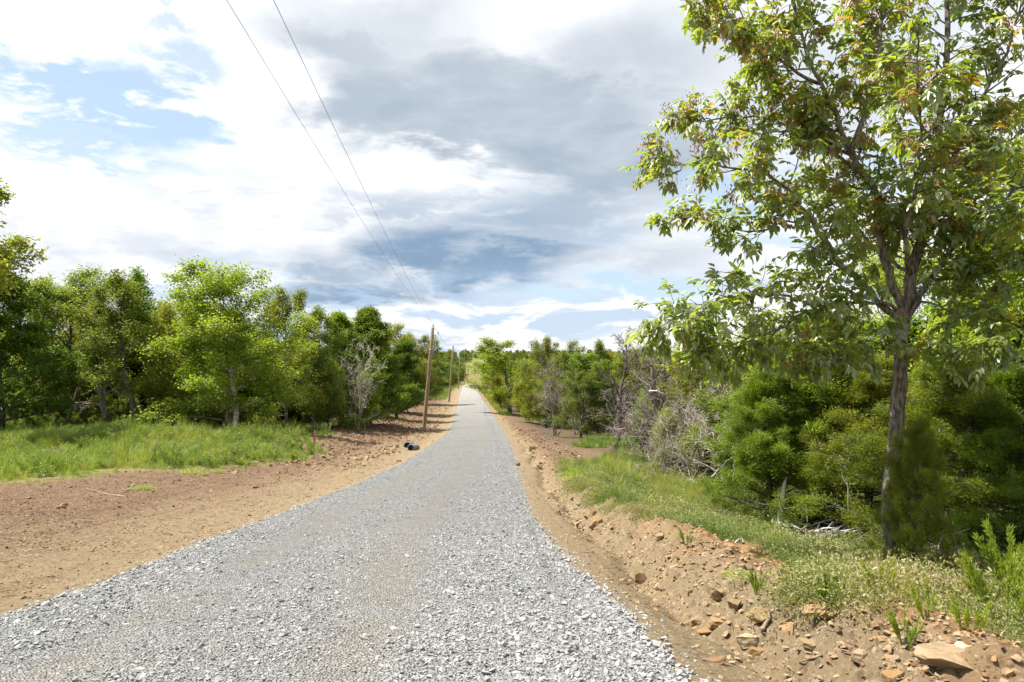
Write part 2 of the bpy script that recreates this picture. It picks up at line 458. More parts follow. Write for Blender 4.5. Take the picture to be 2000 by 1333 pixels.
GREEN = [(0.0, (0.080, 0.110, 0.020)), (0.45, (0.138, 0.176, 0.026)), (0.8, (0.195, 0.222, 0.034)), (1.0, (0.26, 0.255, 0.045))]
M_LEAF = leaf_mat('broad_leaf', GREEN, gloss=.025, rough=.5)
M_HERO = leaf_mat('ash_leaf', [(0.0, (0.135, 0.19, 0.034)), (0.5, (0.205, 0.26, 0.042)), (0.86, (0.285, 0.30, 0.05)), (0.93, (0.38, 0.29, 0.04)), (1.0, (0.36, 0.17, 0.04))], trans=.60, gloss=.075, rough=.45)
M_SEED = leaf_mat('seed_key', [(0.0, (0.22, 0.085, 0.032)), (1.0, (0.42, 0.21, 0.075))], trans=.35, gloss=.02)
M_CEDAR = leaf_mat('cedar_spray', [(0.0, (0.070, 0.102, 0.017)), (0.55, (0.125, 0.160, 0.021)), (1.0, (0.19, 0.215, 0.03))], trans=.45, gloss=.02)
M_GRASS = leaf_mat('grass_blade', [(0.0, (0.105, 0.17, 0.028)), (0.45, (0.195, 0.24, 0.044)), (0.75, (0.275, 0.285, 0.075)), (1.0, (0.40, 0.32, 0.14))], trans=.40, gloss=.03, inst=True)
M_MAT = leaf_mat('ground_cover', [(0.0, (0.085, 0.13, 0.03)), (0.4, (0.165, 0.19, 0.055)), (0.75, (0.235, 0.235, 0.09)), (1.0, (0.25, 0.19, 0.11))], trans=.3, gloss=.02, inst=True)
M_WEED = leaf_mat('weed_leaf', [(0.0, (0.14, 0.21, 0.028)), (0.6, (0.245, 0.315, 0.04)), (1.0, (0.36, 0.38, 0.07))], trans=.5, gloss=.03)


def bark_mat(name, c0, c1, c2, sc=14.0):
    m, T = mat(name)
    co = T.node('ShaderNodeTexCoord').outputs['Object']
    st = T.vm('MULTIPLY', co, (1, 1, .28))
    n = T.noise(st, sc, 6, .65); n2 = T.noise(co, 2.2, 4, .6)
    col = T.mix(T.ss(.38, .62, n), c0, c1)
    col = T.mix(T.ss(.52, .66, n2), col, c2)
    return finish(m, T, T.mix(1.0, col, T.node('ShaderNodeObjectInfo').outputs['Color'], 'MULTIPLY'), .95, n, .9, .03, .1)


M_BARK = bark_mat('grey_bark', (0.085, 0.068, 0.052), (0.24, 0.215, 0.18), (0.32, 0.31, 0.27), 20.0)
M_BARK2 = bark_mat('dark_bark', (0.05, 0.042, 0.036), (0.13, 0.115, 0.10), (0.16, 0.15, 0.13))
M_TWIG = bark_mat('dead_twig', (0.18, 0.155, 0.13), (0.34, 0.305, 0.27), (0.40, 0.37, 0.335))
M_SNAG = bark_mat('weathered_wood', (0.36, 0.345, 0.325), (0.60, 0.585, 0.56), (0.66, 0.65, 0.63), 22)
M_POLE = bark_mat('pole_wood', (0.20, 0.145, 0.085), (0.30, 0.215, 0.125), (0.26, 0.20, 0.135), 9)
M_STICK = bark_mat('dry_stick', (0.17, 0.12, 0.085), (0.34, 0.26, 0.19), (0.40, 0.33, 0.25), 25)


def plain(name, col, rough=.6, metal=0.0, spec=.3):
    m, T = mat(name)
    n = T.noise(T.node('ShaderNodeTexCoord').outputs['Object'], 18, 4)
    c = T.mix(n, tuple(x * .8 for x in col), tuple(min(1, x * 1.15) for x in col))
    b = T.node('ShaderNodeBsdfPrincipled', {'Base Color': c, 'Roughness': rough, 'Metallic': metal, 'Specular IOR Level': spec})
    T.t.links.new(b.outputs[0], T.node('ShaderNodeOutputMaterial').inputs[0])
    return m


M_METAL = plain('galvanised_metal', (0.42, 0.43, 0.44), .45, .8)
M_PORC = plain('grey_porcelain', (0.35, 0.36, 0.38), .3)
M_WIRE = plain('weathered_wire', (0.24, 0.245, 0.25), .5, .3)
M_BLACK = plain('black_plastic', (0.014, 0.014, 0.015), .45)
M_RIM = plain('grey_plastic', (0.16, 0.165, 0.17), .55)
M_PINK = plain('pink_ribbon', (0.42, 0.15, 0.16), .6)
M_WHITE = plain('white_plastic', (0.78, 0.78, 0.76), .5)
M_POST = plain('dark_post', (0.035, 0.033, 0.03), .8)


def ground_mat():
    m, T = mat('dirt_and_turf')
    g = T.node('ShaderNodeNewGeometry').outputs['Position']
    n_f = T.noise(g, 26, 6, .7); n_m = T.noise(g, 3.1, 6, .65); n_b = T.noise(g, .55, 5, .6)
    tan = T.mix(n_m, (0.180, 0.132, 0.074), (0.268, 0.208, 0.128))
    red = T.mix(n_m, (0.105, 0.061, 0.038), (0.159, 0.102, 0.065))
    ora = T.mix(n_m, (0.235, 0.125, 0.052), (0.34, 0.20, 0.095))
    col = T.mix(T.attr('red'), tan, red)
    col = T.mix(T.m('MULTIPLY', T.attr('orange'), .8), col, ora)
    pale = T.m('MULTIPLY', T.ss(.55, .70, T.noise(g, 9, 6, .75)), .45)
    col = T.mix(pale, col, (0.34, 0.255, 0.165))
    dk = T.m('MULTIPLY', T.ss(.56, .72, T.noise(T.vm('ADD', g, (5, 3, 1)), 6, 6, .75)), .5)
    col = T.mix(dk, col, (0.11, 0.062, 0.038))
    for sc, amt in ((34.0, .75), (15.0, .6)):
        vc = T.node('ShaderNodeTexVoronoi', {'Vector': T.vm('ADD', g, T.node('ShaderNodeVectorMath', {0: T.noise(g, 20, 3, .6, out='Color'), 'Scale': .03}, operation='SCALE').outputs[0]), 'Scale': sc}, feature='F1')
        sc_ = T.node('ShaderNodeSeparateColor', {0: vc.outputs['Color']})
        core = T.ss(.46, .30, vc.outputs['Distance'])
        col = T.mix(T.m('MULTIPLY', T.m('MULTIPLY', core, T.ss(.72, .80, sc_.outputs[0])), amt), col, T.mix(sc_.outputs[1], (0.40, 0.33, 0.24), (0.30, 0.19, 0.115)))
        col = T.mix(T.m('MULTIPLY', T.m('MULTIPLY', core, T.ss(.20, .12, sc_.outputs[0])), amt), col, (0.105, 0.066, 0.042))
    gcol = T.mix(T.ss(.35, .65, n_m), (0.10, 0.11, 0.035), (0.19, 0.165, 0.065))
    gcol = T.mix(T.m('MULTIPLY', T.ss(.5, .66, n_b), .6), gcol, (0.27, 0.175, 0.10))
    col = T.mix(T.attr('grass'), col, gcol)
    lit = T.mix(n_f, (0.055, 0.042, 0.026), (0.155, 0.115, 0.075))
    col = T.mix(T.attr('litter'), col, lit)
    fld = T.mix(n_b, (0.12, 0.135, 0.05), (0.21, 0.20, 0.10))
    col = T.mix(T.attr('far'), col, fld)
    col = T.mix(1.0, col, T.mix(n_f, (0.70, 0.70, 0.70), (1.26, 1.26, 1.26)), 'MULTIPLY')
    h = T.m('ADD', T.m('MULTIPLY', T.noise(g, 60, 5, .75), .6), T.noise(g, 14, 6, .75))
    return finish(m, T, col, .97, h, 1.0, .035, .05)


def gravel_sheet_mat():
    m, T = mat('crushed_limestone_bed')
    g = T.node('ShaderNodeNewGeometry').outputs['Position']
    v = T.node('ShaderNodeTexVoronoi', {'Vector': g, 'Scale': 38.0, 'Randomness': 1.0}, feature='F1')
    ve = T.node('ShaderNodeTexVoronoi', {'Vector': g, 'Scale': 38.0, 'Randomness': 1.0}, feature='DISTANCE_TO_EDGE')
    rnd = T.node('ShaderNodeSeparateColor', {0: v.outputs['Color']}).outputs[0]
    col = T.mix(rnd, (0.238, 0.241, 0.238), (0.36, 0.362, 0.352))
    track = T.m('MULTIPLY', T.attr('track'), T.ss(.35, .62, T.noise(g, .8, 5, .65)))
    col = T.mix(T.m('ADD', .05, T.m('MULTIPLY', track, .55)), col, (0.325, 0.285, 0.225))
    col = T.mix(T.m('MULTIPLY', T.ss(.08, .0, ve.outputs['Distance']), .45), col, (0.16, 0.155, 0.145))
    col = T.mix(1.0, col, T.mix(T.noise(g, .35, 5, .6), (0.84, 0.85, 0.86), (1.14, 1.12, 1.09)), 'MULTIPLY')
    h = T.m('ADD', T.ss(.0, .35, ve.outputs['Distance']), T.m('MULTIPLY', rnd, .8))
    return finish(m, T, col, .9, h, 1.0, .03, .2)


def stone_mat(name, stops, sc=9.0, inst=True):
    m, T = mat(name)
    oi = T.node('ShaderNodeObjectInfo').outputs['Random']
    t = T.attr('tint', 'INSTANCER') if inst else oi
    rp = T.node('ShaderNodeValToRGB', {0: t}); cr = rp.color_ramp
    while len(cr.elements) < len(stops): cr.elements.new(.5)
    for e, (p, c) in zip(cr.elements, stops): e.position = p; e.color = (*c, 1)
    co = T.node('ShaderNodeTexCoord').outputs['Object']
    n = T.noise(co, sc, 6, .7)
    col = T.mix(1.0, rp.outputs[0], T.mix(n, (0.62, 0.62, 0.62), (1.32, 1.30, 1.27)), 'MULTIPLY')
    if not inst:
        col = T.mix(1.0, col, T.node('ShaderNodeObjectInfo').outputs['Color'], 'MULTIPLY')
        g = T.node('ShaderNodeNewGeometry').outputs['Position']
        col = T.mix(T.m('MULTIPLY', T.ss(.46, .60, T.noise(g, 16, 6, .7)), .75), col, (0.215, 0.15, 0.088))
        col = T.mix(T.m('MULTIPLY', T.ss(.56, .66, T.noise(g, 7, 6, .7)), .55), col, (0.12, 0.105, 0.09))
    return finish(m, T, col, .9, n, .5, .02 if inst else .03, .15)


M_GRAVEL = stone_mat('crushed_limestone', [(0, (0.195, 0.202, 0.204)), (.35, (0.28, 0.284, 0.28)), (.8, (0.345, 0.346, 0.334)), (.97, (0.41, 0.405, 0.39)), (1, (0.33, 0.24, 0.16))], 1.5)
M_CLOD = stone_mat('soil_clod', [(0, (0.13, 0.072, 0.043)), (.33, (0.20, 0.122, 0.074)), (.55, (0.26, 0.188, 0.112)), (.8, (0.32, 0.245, 0.158)), (1, (0.31, 0.175, 0.078))], 2.0)
M_ROCK = stone_mat('sandstone', [(0, (0.255, 0.195, 0.122)), (.5, (0.295, 0.232, 0.15)), (1, (0.33, 0.275, 0.195))], 6.0, inst=False)

# ------------------------------------------------------------------ ground, road
def axis(segs):
    out = [np.array([segs[0][0]])]
    for a, b, s0, s1 in segs:
        n = max(2, int(round((b - a) / ((s0 + s1) / 2)))) if s0 == s1 else None
        if n: out.append(np.linspace(a, b, n + 1)[1:])
        else:
            t = [a]; st = s0; g = (s1 / s0) ** (1.0 / max(1, (b - a) / ((s1 - s0) / math.log(s1 / s0))))
            while t[-1] < b: t.append(t[-1] + st); st *= g
            t = np.array(t); t = a + (t - a) * (b - a) / (t[-1] - a); out.append(t[1:])
    return np.concatenate(out)


def build_ground():
    ys = axis([(-14, 2, .5, .5), (2, 15, .045, .045), (15, 45, .045, .22), (45, 300, .22, 3.5), (300, 1500, 3.5, 40)])
    xp = axis([(0, 9, .045, .045), (9, 30, .045, .5), (30, 900, .5, 60)])
    xs = np.concatenate([-xp[:0:-1], xp])
    X, Y = np.meshgrid(xs, ys)
    X = X + xc(Y) * sst(40, 120, Y)
    Z = ground_z(X, Y)
    a = np.abs(X - xc(Y))
    Z = Z - 0.10 * (1 - sst(2.2, 2.62, a))
    ny, nx = X.shape
    i = (np.arange(ny - 1)[:, None] * nx + np.arange(nx - 1)[None]).ravel()
    q = np.stack([i, i + 1, i + nx + 1, i + nx], -1)
    gr, li, re, orr, fa = masks(X.ravel(), Y.ravel())
    me = new_mesh('ground', np.stack([X, Y, Z], -1).reshape(-1, 3), [q], [ground_mat()],
                  attrs={'grass': gr, 'litter': li, 'red': re, 'orange': orr, 'far': fa}, smooth=True)
    link('ground', me, kind='structure')


def edge_w(Y, side): return 2.62 + 0.13 * fbm(np.asarray(Y) * 1.1 + 30 * side, 3.7 * side + 0 * np.asarray(Y), 4) * 1.6


def road_h(d, w): return 0.055 * (1 - np.clip(np.abs(d) / w, 0, 1) ** 2) + 0.012


def track_f(d): return np.exp(-((d + 1.25) / .42) ** 2) + np.exp(-((d - .55) / .42) ** 2) + .35 * np.exp(-((d + .3) / .5) ** 2)


def build_road():
    ys = axis([(-8, 2, .4, .4), (2, 15, .06, .06), (15, 45, .06, .25), (45, 300, .25, 4), (300, 345, 4, 6)])
    ts = np.linspace(-1, 1, 89)
    Y, Tt = np.meshgrid(ys, ts, indexing='ij')
    W = np.where(Tt < 0, edge_w(Y, -1), edge_w(Y, 1))
    d = Tt * W
    X = xc(Y) + d
    Z = base_z(X, Y) + road_h(d, W) - 0.03 * (np.abs(Tt) > .985) + 0.010 * fbm(X * 3, Y * 3, 4) - 0.012 * np.clip(track_f(d), 0, 1)
    ny, nx = X.shape
    i = (np.arange(ny - 1)[:, None] * nx + np.arange(nx - 1)[None]).ravel()
    q = np.stack([i, i + 1, i + nx + 1, i + nx], -1)
    me = new_mesh('gravel_road', np.stack([X, Y, Z], -1).reshape(-1, 3), [q], [gravel_sheet_mat()], attrs={'track': np.clip(track_f(d), 0, 1).ravel()}, smooth=True)
    link('gravel_road', me, kind='structure')


build_ground()
build_road()

# ------------------------------------------------------------------ scatter (only for what nobody could count)
def pool(name, meshes):
    c = bpy.data.collections.new(name)
    for i, me in enumerate(meshes):
        o = bpy.data.objects.new('%s_%02d' % (name, i), me); c.objects.link(o)
    return c


def scatter(name, pts, rot, scl, idx, tint, coll):
    pts = np.asarray(pts, np.float32)
    me = bpy.data.meshes.new(name)
    me.vertices.add(len(pts)); me.vertices.foreach_set('co', pts.ravel())
    for k, ty, v in (('rot', 'FLOAT_VECTOR', rot), ('scl', 'FLOAT_VECTOR', scl), ('idx', 'INT', idx), ('tint', 'FLOAT', tint)):
        a = me.attributes.new(k, ty, 'POINT')
        a.data.foreach_set('vector' if ty == 'FLOAT_VECTOR' else 'value', np.ascontiguousarray(v, dtype=np.int32 if ty == 'INT' else np.float32).ravel())
    o = link(name, me, kind='stuff')
    ng = bpy.data.node_groups.new(name, 'GeometryNodeTree')
    ng.interface.new_socket('Geometry', in_out='INPUT', socket_type='NodeSocketGeometry')
    ng.interface.new_socket('Geometry', in_out='OUTPUT', socket_type='NodeSocketGeometry')
    N = ng.nodes; L = ng.links
    gi = N.new('NodeGroupInput'); go = N.new('NodeGroupOutput')
    ci = N.new('GeometryNodeCollectionInfo'); ci.inputs['Collection'].default_value = coll
    ci.inputs['Separate Children'].default_value = True; ci.inputs['Reset Children'].default_value = True
    ip = N.new('GeometryNodeInstanceOnPoints'); ip.inputs['Pick Instance'].default_value = True
    def na(nm, ty):
        n = N.new('GeometryNodeInputNamedAttribute'); n.data_type = ty; n.inputs['Name'].default_value = nm
        return [s for s in n.outputs if s.enabled][0]
    L.new(gi.outputs[0], ip.inputs['Points']); L.new(ci.outputs[0], ip.inputs['Instance'])
    L.new(na('idx', 'INT'), ip.inputs['Instance Index']); L.new(na('rot', 'FLOAT_VECTOR'), ip.inputs['Rotation'])
    L.new(na('scl', 'FLOAT_VECTOR'), ip.inputs['Scale']); L.new(ip.outputs[0], go.inputs[0])
    md = o.modifiers.new('scatter', 'NODES'); md.node_group = ng
    return o


def hull_stone(seed, n=11, flat=(1, .8, .55), m=None):
    rng = np.random.RandomState(seed)
    bm = bmesh.new()
    for _ in range(n):
        v = rng.normal(size=3); v /= np.linalg.norm(v); v *= rng.uniform(.8, 1.0)
        bm.verts.new(v * np.array(flat) * .5)
    r = bmesh.ops.convex_hull(bm, input=bm.verts)
    bmesh.ops.delete(bm, geom=[e for e in r['geom_interior'] if isinstance(e, bmesh.types.BMVert)], context='VERTS')
    bmesh.ops.recalc_face_normals(bm, faces=bm.faces)
    me = bpy.data.meshes.new('stone'); bm.to_mesh(me); bm.free(); me.materials.append(m)
    return me


RG = np.random.RandomState(3)


def scatter_gravel():
    coll = pool('gravel_stone', [hull_stone(i, 10 + i % 4, (1, .55 + .08 * (i % 5), .35 + .06 * (i % 4)), M_GRAVEL) for i in range(9)])
    Ys, ds = [], []
    for y0, y1, dens in ((2.4, 6, 2300), (6, 11, 1500), (11, 18, 800), (18, 30, 380), (30, 50, 210), (50, 85, 70)):
        n = int((y1 - y0) * 5.9 * dens); Ys.append(RG.uniform(y0, y1, n)); ds.append(RG.uniform(-2.98, 2.98, n))
    Y = np.concatenate(Ys); d = np.concatenate(ds)
    W = np.where(d < 0, edge_w(Y, -1), edge_w(Y, 1))
    over = np.abs(d) - W
    keep = RG.rand(len(Y)) < np.where(over < 0.02, 1.0, np.exp(-np.maximum(over, 0) / .09) * .55)
    tr = np.clip(track_f(d), 0, 1) * (.6 + .4 * sst(-.25, .2, fbm(d * .9, Y * .35, 3)))
    keep &= RG.rand(len(Y)) > .35 * tr
    keep &= RG.rand(len(Y)) < .72 + .5 * sst(-.3, .25, fbm(d * 1.1 + 5, Y * .5, 3))
    Y, d, W, over, tr = (a[keep] for a in (Y, d, W, over, tr))
    X = xc(Y) + d
    s = np.exp(RG.normal(math.log(.0225), .46, len(Y))) * (1 - .52 * tr) * (1 + .25 * sst(.3, 0, -over))
    s = np.clip(s, .007, .085) * (1 + .25 * sst(15, 35, Y))
    zz = np.where(over < 0, base_z(X, Y) + road_h(d, W) - 0.012 * np.clip(track_f(d), 0, 1), ground_z(X, Y)) + s * RG.uniform(-.02, .26, len(Y))
    rot = np.stack([RG.normal(0, .45, len(Y)), RG.normal(0, .45, len(Y)), RG.uniform(0, 6.283, len(Y))], -1)
    tint = np.clip(RG.beta(2.2, 2.2, len(Y)) * .98, 0, .975); tint[RG.rand(len(Y)) < .006] = 1.0
    scatter('road_gravel', np.stack([X, Y, zz], -1), rot, np.repeat(s[:, None], 3, 1), RG.randint(0, 9, len(Y)), tint, coll)


def scatter_clods():
    coll = pool('soil_clump', [hull_stone(50 + i, 12 + i % 5, (1, .7 + .06 * (i % 4), .25 + .09 * (i % 5)), M_CLOD) for i in range(10)])
    P_ = []
    for y0, y1, x0, x1, n in ((3, 9, .6, 6, 21000), (9, 22, .2, 7, 19000), (3, 14, -13, -3.9, 60000), (14, 32, -22, -4.5, 52000), (32, 80, -20, -5, 24000),
                              (22, 70, -.5, 9, 14000), (80, 220, -32, 1, 2500)):
        P_.append(np.stack([RG.uniform(x0, x1, n), RG.uniform(y0, y1, n)], -1))
    for d0, sp, n in ((-4.0, .45, 5200), (-7.5, 1.6, 4200), (3.5, .40, 4200)):
        yy = RG.uniform(22 if d0 > 0 else 34, 125, n); P_.append(np.stack([xc(yy) + d0 + RG.normal(0, sp, n), yy], -1))
    XY = np.concatenate(P_); X, Y = XY[:, 0], XY[:, 1]
    d = X - xc(Y); a = np.abs(d)
    gr, li, re, orr, fa = masks(X, Y)
    bank = sst(3.0, 3.8, d) * (1 - sst(6.0, 7.2, d)) * (1 - sst(80, 130, Y))
    lft = sst(-3.4, -5, d) * sst(24, 36, Y)
    clump = sst(-.1, .35, fbm(X * .8, Y * .8, 3))
    pr = (.30 + .70 * clump) * (.30 + .70 * np.maximum(np.maximum(bank, lft), .75 * sst(-4, -8, d)))
    keep = (a > 2.75) & (RG.rand(len(X)) < pr) & (RG.rand(len(X)) > .85 * np.maximum(gr, li * .7))
    X, Y, d, bank, lft, re, orr = (v[keep] for v in (X, Y, d, bank, lft, re, orr))
    n = len(X)
    s = np.exp(RG.normal(math.log(.024), .62, n)) * (1 + .9 * bank * (1 + 1.6 * sst(18, 30, Y)) + 3.4 * lft + .012 * Y)
    s = np.clip(s, .01, np.where(Y < 14, .075, .34))
    rot = np.stack([RG.normal(0, .35, n), RG.normal(0, .35, n), RG.uniform(0, 6.28, n)], -1)
    t0 = np.where(orr > .5, np.where(RG.rand(n) < .5, .93, .7), .62 - .42 * re)
    tint = np.clip(t0 + RG.normal(0, .20, n), 0, 1)
    scatter('soil_clods', np.stack([X, Y, ground_z(X, Y) + s * RG.uniform(-.02, .14, n)], -1), rot, np.repeat(s[:, None], 3, 1), RG.randint(0, 10, n), tint, coll)
    # dry straw, bark shreds and twig bits on the scraped dirt
    T_ = []
    for i in range(4):
        tb = Tubes(); rng = np.random.RandomState(i); a_ = rng.uniform(-.15, .15, 4)
        tb.add([(-.5, 0, 0), (-.15, a_[0], .02), (.2, a_[1], .03), (.5, a_[2], 0)], [.03, .035, .03, .015], 4); T_.append(tb.mesh('straw', M_STICK))
    n = 6500
    X = np.concatenate([RG.uniform(-16, -4, n), RG.uniform(1, 6, n // 5)]); Y = np.concatenate([RG.uniform(6, 34, n), RG.uniform(4, 22, n // 5)])
    keep = (np.abs(X - xc(Y)) > 2.9) & (masks(X, Y)[0] < .6)
    X, Y = X[keep], Y[keep]; n = len(X)
    s = np.clip(np.exp(RG.normal(math.log(.09), .5, n)), .03, .045 + .012 * Y)
    scatter('twig_litter', np.stack([X, Y, ground_z(X, Y) + .008], -1), np.stack([RG.normal(0, .1, n), RG.normal(0, .1, n), RG.uniform(0, 6.28, n)], -1),
            np.stack([s, s, s * RG.uniform(.4, 1, n)], -1), RG.randint(0, 4, n), RG.rand(n), pool('twig_bit', T_))


scatter_gravel()
scatter_clods()


# ---- grass
def tuft(seed, n, h, spread, lean, w, mat_, seedy=False):
    rng = np.random.RandomState(seed); V = []; Q = []; Tn = []
    for i in range(n):
        a = rng.uniform(0, 6.28); r = spread * math.sqrt(rng.rand()); b = np.array([r * math.cos(a), r * math.sin(a), 0])
        a2 = a + rng.normal(0, .8); hh = h * rng.uniform(.45, 1.0); ln = lean * hh * rng.uniform(.2, 1.0)
        o = np.array([math.cos(a2), math.sin(a2), 0]); s = np.array([-o[1], o[0], 0]) * w * rng.uniform(.6, 1.2)
        p1 = b + o * ln * .25 + np.array([0, 0, hh * .55]); p2 = b + o * ln + np.array([0, 0, hh])
        k = len(V) * 1; base = sum(len(x) for x in V)
        V.append(np.array([b - s * .5, b + s * .5, p1 + s * .4, p1 - s * .4, p2])); Q.append((base, len(V)))
    V = np.concatenate(V); k = np.arange(n) * 5
    q = np.stack([k, k + 1, k + 2, k + 3], -1); t = np.stack([k + 3, k + 2, k + 4], -1)
    return new_mesh('tuft', V, [q, t], [mat_])


def cushion(seed, n, r, h, ls, mat_):
    rng = np.random.RandomState(seed)
    a = rng.uniform(0, 6.28, n); rr = r * np.sqrt(rng.rand(n)); z = h * (1 - (rr / r) ** 2) * rng.uniform(.15, 1.0, n) + .01
    c = np.stack([rr * np.cos(a), rr * np.sin(a), z], -1)
    d = np.stack([np.cos(a), np.sin(a), rng.uniform(-.2, 1.2, n)], -1) + rng.normal(0, .6, (n, 3)); nr = rng.normal(0, .6, (n, 3)) + [0, 0, 1]
    return leaf_mesh('cushion', c, d, nr, ls * rng.uniform(.6, 1.3, n), ls * .45 * rng.uniform(.7, 1.2, n), rng.rand(n), mat_)


def scatter_grass():
    tall = pool('meadow_tuft', [tuft(i, 40, .55, .24, .85, .014, M_GRASS) for i in range(4)] + [tuft(10 + i, 26, .95, .12, .35, .013, M_GRASS) for i in range(2)])
    low = pool('bank_tuft', [tuft(20 + i, 30, .22, .10, .7, .006, M_GRASS) for i in range(3)] + [cushion(30 + i, 420, .23, .12, .017, M_MAT) for i in range(4)])
    # left meadow
    X = RG.uniform(-70, -8, 60000); Y = RG.uniform(19, 62, 60000)
    sd = sd_poly(X + .5 * fbm(X * .8, Y * .8, 3), Y + .6 * fbm(X * .8 + 9, Y * .8, 3), MEADOW)
    bare = fbm(X * .35 + 3, Y * .35, 3)
    keep = (sd > 0) & (RG.rand(len(X)) < np.where(Y < 40, .55, .36)) & (bare > -.16 - .25 * sst(0, 5, sd)) & (X > -.80 * Y - 3)
    X, Y, sd = X[keep], Y[keep], sd[keep]; n = len(X)
    s = .80 * (.40 + .70 * sst(0, 3.5, sd)) * RG.uniform(.55, 1.3, n) * (1 + 1.1 * np.clip(fbm(X * .45, Y * .45, 3), -.5, .8))
    tint = np.clip(.36 + .75 * fbm(X * .3 + 70, Y * .3, 4) + RG.normal(0, .15, n), 0, 1)
    rot = np.stack([RG.normal(0, .12, n), RG.normal(0, .12, n), RG.uniform(0, 6.28, n)], -1)
    scatter('meadow_grass', np.stack([X, Y, ground_z(X, Y) - .02], -1), rot, np.stack([s, s, s], -1), np.where(RG.rand(n) < .88, RG.randint(0, 4, n), RG.randint(4, 6, n)), tint, tall)
    # bushy weeds standing in the meadow
    wm = []
    for i in range(4):
        rng = np.random.RandomState(90 + i); c, dd, nn = [], [], []
        for k in range(9):
            a = rng.uniform(0, 6.28); b = curve(rng, (0, 0, 0), (math.cos(a) * .55, math.sin(a) * .55, 1), rng.uniform(.35, .8), 5, .08)
            for _ in range(46):
                p, d = at(b, rng.uniform(.1, 1) ** .8); c.append(p + rng.normal(0, .03, 3)); dd.append(unit(d * .7 + rvec(rng) * .8)); nn.append(rvec(rng))
        L = rng.uniform(.05, .11, len(c)); wm.append(leaf_mesh('meadow_weed', c, dd, nn, L, L * .24, rng.rand(len(c)), M_GRASS))
    X = RG.uniform(-60, -8, 9000); Y = RG.uniform(20, 58, 9000)
    sd = sd_poly(X, Y, MEADOW); k = (sd > .2) & (RG.rand(9000) < .16 + .5 * sst(.0, .35, fbm(X * .3 + 33, Y * .3, 3))) & (X > -.8 * Y - 3); X, Y = X[k], Y[k]; n = len(X)
    s = RG.uniform(.5, 1.25, n)
    scatter('meadow_weeds', np.stack([X, Y, ground_z(X, Y) - .02], -1), np.stack([0 * X, 0 * X, RG.uniform(0, 6.28, n)], -1), np.stack([s, s, s * RG.uniform(.7, 1.2, n)], -1), RG.randint(0, 4, n),
            np.clip(.30 + .6 * fbm(X * .4, Y * .4 + 60, 3) + RG.normal(0, .16, n), 0, 1), pool('meadow_weed', wm))
    # right bank: low cover close to the road, dry grass towards the trees
    X = RG.uniform(.5, 19, 90000); Y = RG.uniform(3.5, 46, 90000) ** 1.0
    sd = sd_poly(X + .35 * fbm(X * 1.3, Y * 1.3, 3), Y + .5 * fbm(X * 1.1 + 9, Y * 1.1, 3), RBANK)
    bare = fbm(X * .7 + 3, Y * .7, 3)
    keep = (sd > -.05) & (sd_poly(X, Y, PILE) < .1 * RG.normal(0, 1, len(X))) & (RG.rand(len(X)) < np.where(Y < 12, .80, .55)) & (bare > -.08 - .40 * sst(0, 2.5, sd))
    X, Y, sd = X[keep], Y[keep], sd[keep]; n = len(X)
    d = X - xc(Y)
    grassy = sst(.08, .32, fbm(X * .6 + 20, Y * .6, 3)) * .62 + .07
    isg = RG.rand(n) < grassy
    idx = np.where(isg, RG.randint(0, 3, n), RG.randint(3, 7, n))
    s = RG.uniform(.5, 1.3, n) * np.where(isg, 1 + .9 * sst(16, 26, Y), 1.0 + .9 * (RG.rand(n) < .16)) * (1 + .8 * np.clip(fbm(X * .9 + 5, Y * .9, 3), -.4, .9))
    tint = np.clip(np.where(isg, .45, .52) + .95 * fbm(X * .5, Y * .5, 4) + .12 * sst(11, 5, Y) + RG.normal(0, .15, n), 0, 1)
    rot = np.stack([RG.normal(0, .15, n), RG.normal(0, .15, n), RG.uniform(0, 6.28, n)], -1)
    scatter('bank_ground_cover', np.stack([X, Y, ground_z(X, Y) - .01], -1), rot, np.stack([s, s, s * RG.uniform(.7, 1.5, n)], -1), idx, tint, low)
    # bright grass on the far right verge and along the far left verge
    Xs, Ys, Ts, Ss = [], [], [], []
    for poly, n, t, sc in ((RGREEN, 9000, .18, .75), (RGREEN2, 3500, .18, .7)):
        xy = np.array(poly); X = RG.uniform(xy[:, 0].min(), xy[:, 0].max(), n); Y = RG.uniform(xy[:, 1].min(), xy[:, 1].max(), n)
        k = (sd_poly(X, Y, poly) > -.3) & (RG.rand(n) < 18 * np.ptp(xy[:, 0]) * np.ptp(xy[:, 1]) / n)
        Xs.append(X[k]); Ys.append(Y[k]); Ts.append(np.full(k.sum(), t)); Ss.append(np.full(k.sum(), sc))
    Y = RG.uniform(150, 330, 6000); X = xc(Y) + RG.uniform(-15, -5.5, 6000)
    Xs.append(X); Ys.append(Y); Ts.append(np.full(6000, .3)); Ss.append(np.full(6000, .9))
    Y = RG.uniform(95, 260, 1600); X = xc(Y) + RG.uniform(3.6, 5.5, 1600)
    Xs.append(X); Ys.append(Y); Ts.append(np.full(1600, .4)); Ss.append(np.full(1600, .8))
    Y = RG.uniform(62, 150, 1500); X = xc(Y) + RG.uniform(-14, -11, 1500)
    Xs.append(X); Ys.append(Y); Ts.append(np.full(1500, .2)); Ss.append(np.full(1500, .8))
    X, Y, t, s = (np.concatenate(v) for v in (Xs, Ys, Ts, Ss)); n = len(X)
    s = s * RG.uniform(.5, 1.2, n); t = np.clip(t + RG.normal(0, .12, n), 0, 1)
    scatter('verge_grass', np.stack([X, Y, ground_z(X, Y) - .02], -1), np.stack([RG.normal(0, .1, n), RG.normal(0, .1, n), RG.uniform(0, 6.28, n)], -1), np.stack([s, s, s], -1), RG.randint(0, 6, n), t, tall)



